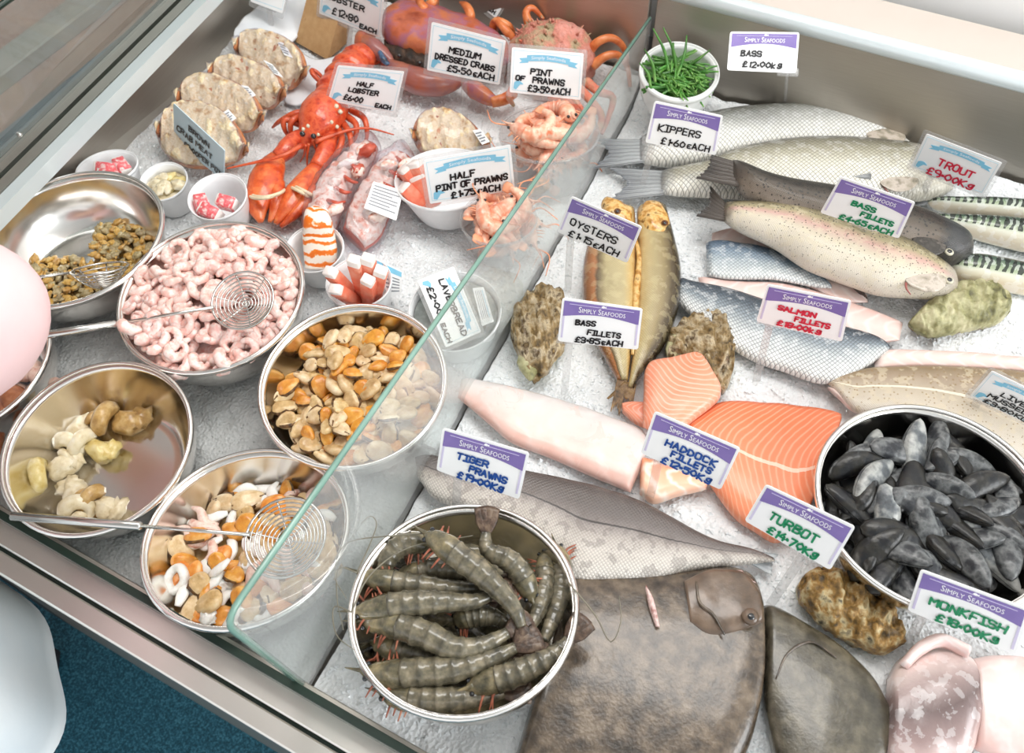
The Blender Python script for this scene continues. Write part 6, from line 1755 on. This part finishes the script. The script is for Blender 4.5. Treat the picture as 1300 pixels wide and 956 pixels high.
def skinned(verts, edges, radii, root, sub=2):
    me = bpy.data.meshes.new('s'); me.from_pydata([tuple(v) for v in verts], edges, []); o = bpy.data.objects.new('s', me); COL.objects.link(o)
    o.modifiers.new('skin', 'SKIN'); sv = me.skin_vertices[0].data
    for i, r in enumerate(radii): sv[i].radius = (r, r) if not hasattr(r, '__len__') else r; sv[i].use_root = (i == root)
    m = o.modifiers.new('sub', 'SUBSURF'); m.levels = sub; m.render_levels = sub
    e = o.evaluated_get(bpy.context.evaluated_depsgraph_get()).to_mesh()
    v = np.array([x.co[:] for x in e.vertices]); f = [tuple(p.vertices) for p in e.polygons]
    bpy.data.objects.remove(o); return v, f


pc = np.array([-.95, -.175, 0])
HD = P(-72, 371, .150); EL = P(-10, 402, .275)
J = dict(pel=pc + (0, 0, .08), wai=pc + (0, .01, .22), che=pc + (.02, .05, .42), nck=pc + (.02, .06, .56), hea=pc + (.03, .09, .66), top=pc + (.03, .10, .76),
         shr=pc + (.17, .09, .49), elr=EL, wrr=HD + (.035, -.02, .05), shl=pc + (-.15, .04, .50), ell=pc + (-.26, .04, .24), wrl=pc + (-.20, .20, .06),
         hir=pc + (.05, 0, .02), knr=pc + (-.05, .0, -.40), anr=pc + (-.17, -.04, -.78), tor=pc + (-.16, .08, -.825), hil=pc + (-.12, 0, .02), knl=pc + (-.25, .0, -.40), anl=pc + (-.37, -.04, -.78), tol=pc + (-.38, .08, -.825))
K = list(J); ix = {k: i for i, k in enumerate(K)}
ED = [('pel', 'wai'), ('wai', 'che'), ('che', 'nck'), ('nck', 'hea'), ('hea', 'top'), ('che', 'shr'), ('shr', 'elr'), ('elr', 'wrr'), ('che', 'shl'), ('shl', 'ell'), ('ell', 'wrl'), ('pel', 'hir'), ('hir', 'knr'), ('knr', 'anr'), ('anr', 'tor'), ('pel', 'hil'), ('hil', 'knl'), ('knl', 'anl'), ('anl', 'tol')]
RA = dict(pel=.13, wai=.12, che=.13, nck=.055, hea=.09, top=.07, shr=.07, elr=.045, wrr=.028, shl=.07, ell=.045, wrl=.028, hir=.085, knr=.058, anr=.04, tor=.035, hil=.085, knl=.058, anl=.04, tol=.035)
ps = thing('person', [pc[0], pc[1], FZ], 'person in a pink shirt and pale apron reaching over the counter at the left', 'person')
bv, bf = skinned([J[k] for k in K], [(ix[a], ix[b]) for a, b in ED], [RA[k] for k in K], ix['pel'])
obj('body', (bv, bf), M_SKIN, ps)
sk = ['pel', 'wai', 'che', 'shr', 'elr', 'shl', 'ell']
fm_ = J['elr'] + (J['wrr'] - J['elr']) * .45; fl2 = J['ell'] + (J['wrl'] - J['ell']) * .45
sv_, sf_ = skinned([J[k] for k in sk] + [fm_, fl2], [(0, 1), (1, 2), (2, 3), (3, 4), (2, 5), (5, 6), (4, 7), (6, 8)], [.15, .145, .15, .095, .098, .088, .062, .066, .052], 0, 3)
obj('shirt', (sv_, sf_), M_SHIRT, ps)
tk = ['hir', 'knr', 'anr', 'pel', 'hil', 'knl', 'anl']
obj('trousers', skinned([J[k] for k in tk], [(3, 0), (0, 1), (1, 2), (3, 4), (4, 5), (5, 6)], [.105, .08, .065, .14, .105, .08, .065], 3), M_TROU, ps)
ap = []
na, nr = 64, 20
for i in range(nr):
    z = .42 - .72 * i / (nr - 1)
    for j in range(na):
        a = math.radians(-50 + 240 * j / (na - 1)); wd_ = (.165 + .10 * np.clip((.30 - z) / .5, 0, 1)) * (1 + .02 * math.sin(a * 9 + z * 8))
        if z > .30: a = math.radians(90) + (a - math.radians(90)) * .6
        ap.append(pc + np.array([wd_ * math.cos(a) * 1.05, wd_ * math.sin(a) * .74 + .02, z]))
ap = np.array(ap); inn = ap + (pc + (0, 0, 0) - ap) * np.array([.03, .03, 0]); n_ = len(ap); af = grid_faces(nr, na, wrap=False)
rim = [j for j in range(na)] + [i * na + na - 1 for i in range(1, nr)] + [(nr - 1) * na + j for j in range(na - 2, -1, -1)] + [i * na for i in range(nr - 2, 0, -1)]
obj('apron', (np.vstack([ap, inn]), af + [tuple(x + n_ for x in q)[::-1] for q in af] + [(rim[i], rim[(i + 1) % len(rim)], rim[(i + 1) % len(rim)] + n_, rim[i] + n_) for i in range(len(rim))]), M_APRON, ps)
hd = J['hea']
hp = obj('head', blob(hd + (0, .005, .01), (.076, .094, .112), 1, .03, nu=24, nv=16), M_SKIN, ps)
obj('nose', blob(hd + (0, .100, -.012), (.014, .018, .024), 0, 0), M_SKIN, hp)
obj('mouth', blob(hd + (0, .088, -.055), (.024, .009, .006), 0, 0), M_WOUND, hp)
for s in (-1, 1):
    obj('eye', blob(hd + (s * .03, .086, .015), (.012, .009, .008), 0, 0), M_EYE, hp)
    obj('ear', blob(hd + (s * .077, .0, -.005), (.012, .02, .03), 0, 0), M_SKIN, hp)
obj('hair', blob(hd + (0, -.018, .045), (.086, .100, .098), 5, .05, nu=20, nv=14), M_HAIR, ps)
# hands: palm, four fingers and thumb; the right one closes round the scoop grip
for w_, tip, nm in ((J['wrr'], HD, 'right_hand'), (J['wrl'], J['wrl'] + np.array([.02, .09, -.02]), 'left_hand')):
    d = tip - w_; L = np.linalg.norm(d); d /= L; sd = np.cross(d, (0, 0, 1.)); sd /= np.linalg.norm(sd); up = np.cross(sd, d)
    ve, e, r = [w_, w_ + d * .045, w_ + d * .085], [(0, 1), (1, 2)], [.026, .030, .028]
    for k in range(4):
        o_ = (k - 1.5) * .019; L_ = (.062, .072, .068, .052)[k]; b = len(ve)
        ve += [w_ + d * .09 + sd * o_, w_ + d * (.09 + L_ * .45) + sd * o_ - up * .012, w_ + d * (.09 + L_ * .55) + sd * o_ - up * .035]
        e += [(2, b), (b, b + 1), (b + 1, b + 2)]; r += [.010, .009, .008]
    b = len(ve); ve += [w_ + d * .045 + sd * .034, w_ + d * .075 + sd * .048 - up * .012]; e += [(1, b), (b, b + 1)]; r += [.012, .009]
    obj('hand', skinned(ve, e, r, 1), M_SKIN, ps)
obj('shoe', blob(J['tor'] + (0, -.03, .0), (.05, .13, .045), 0, .0), M_TROU, ps); obj('shoe', blob(J['tol'] + (0, -.03, .0), (.05, .13, .045), 0, .0), M_TROU, ps)
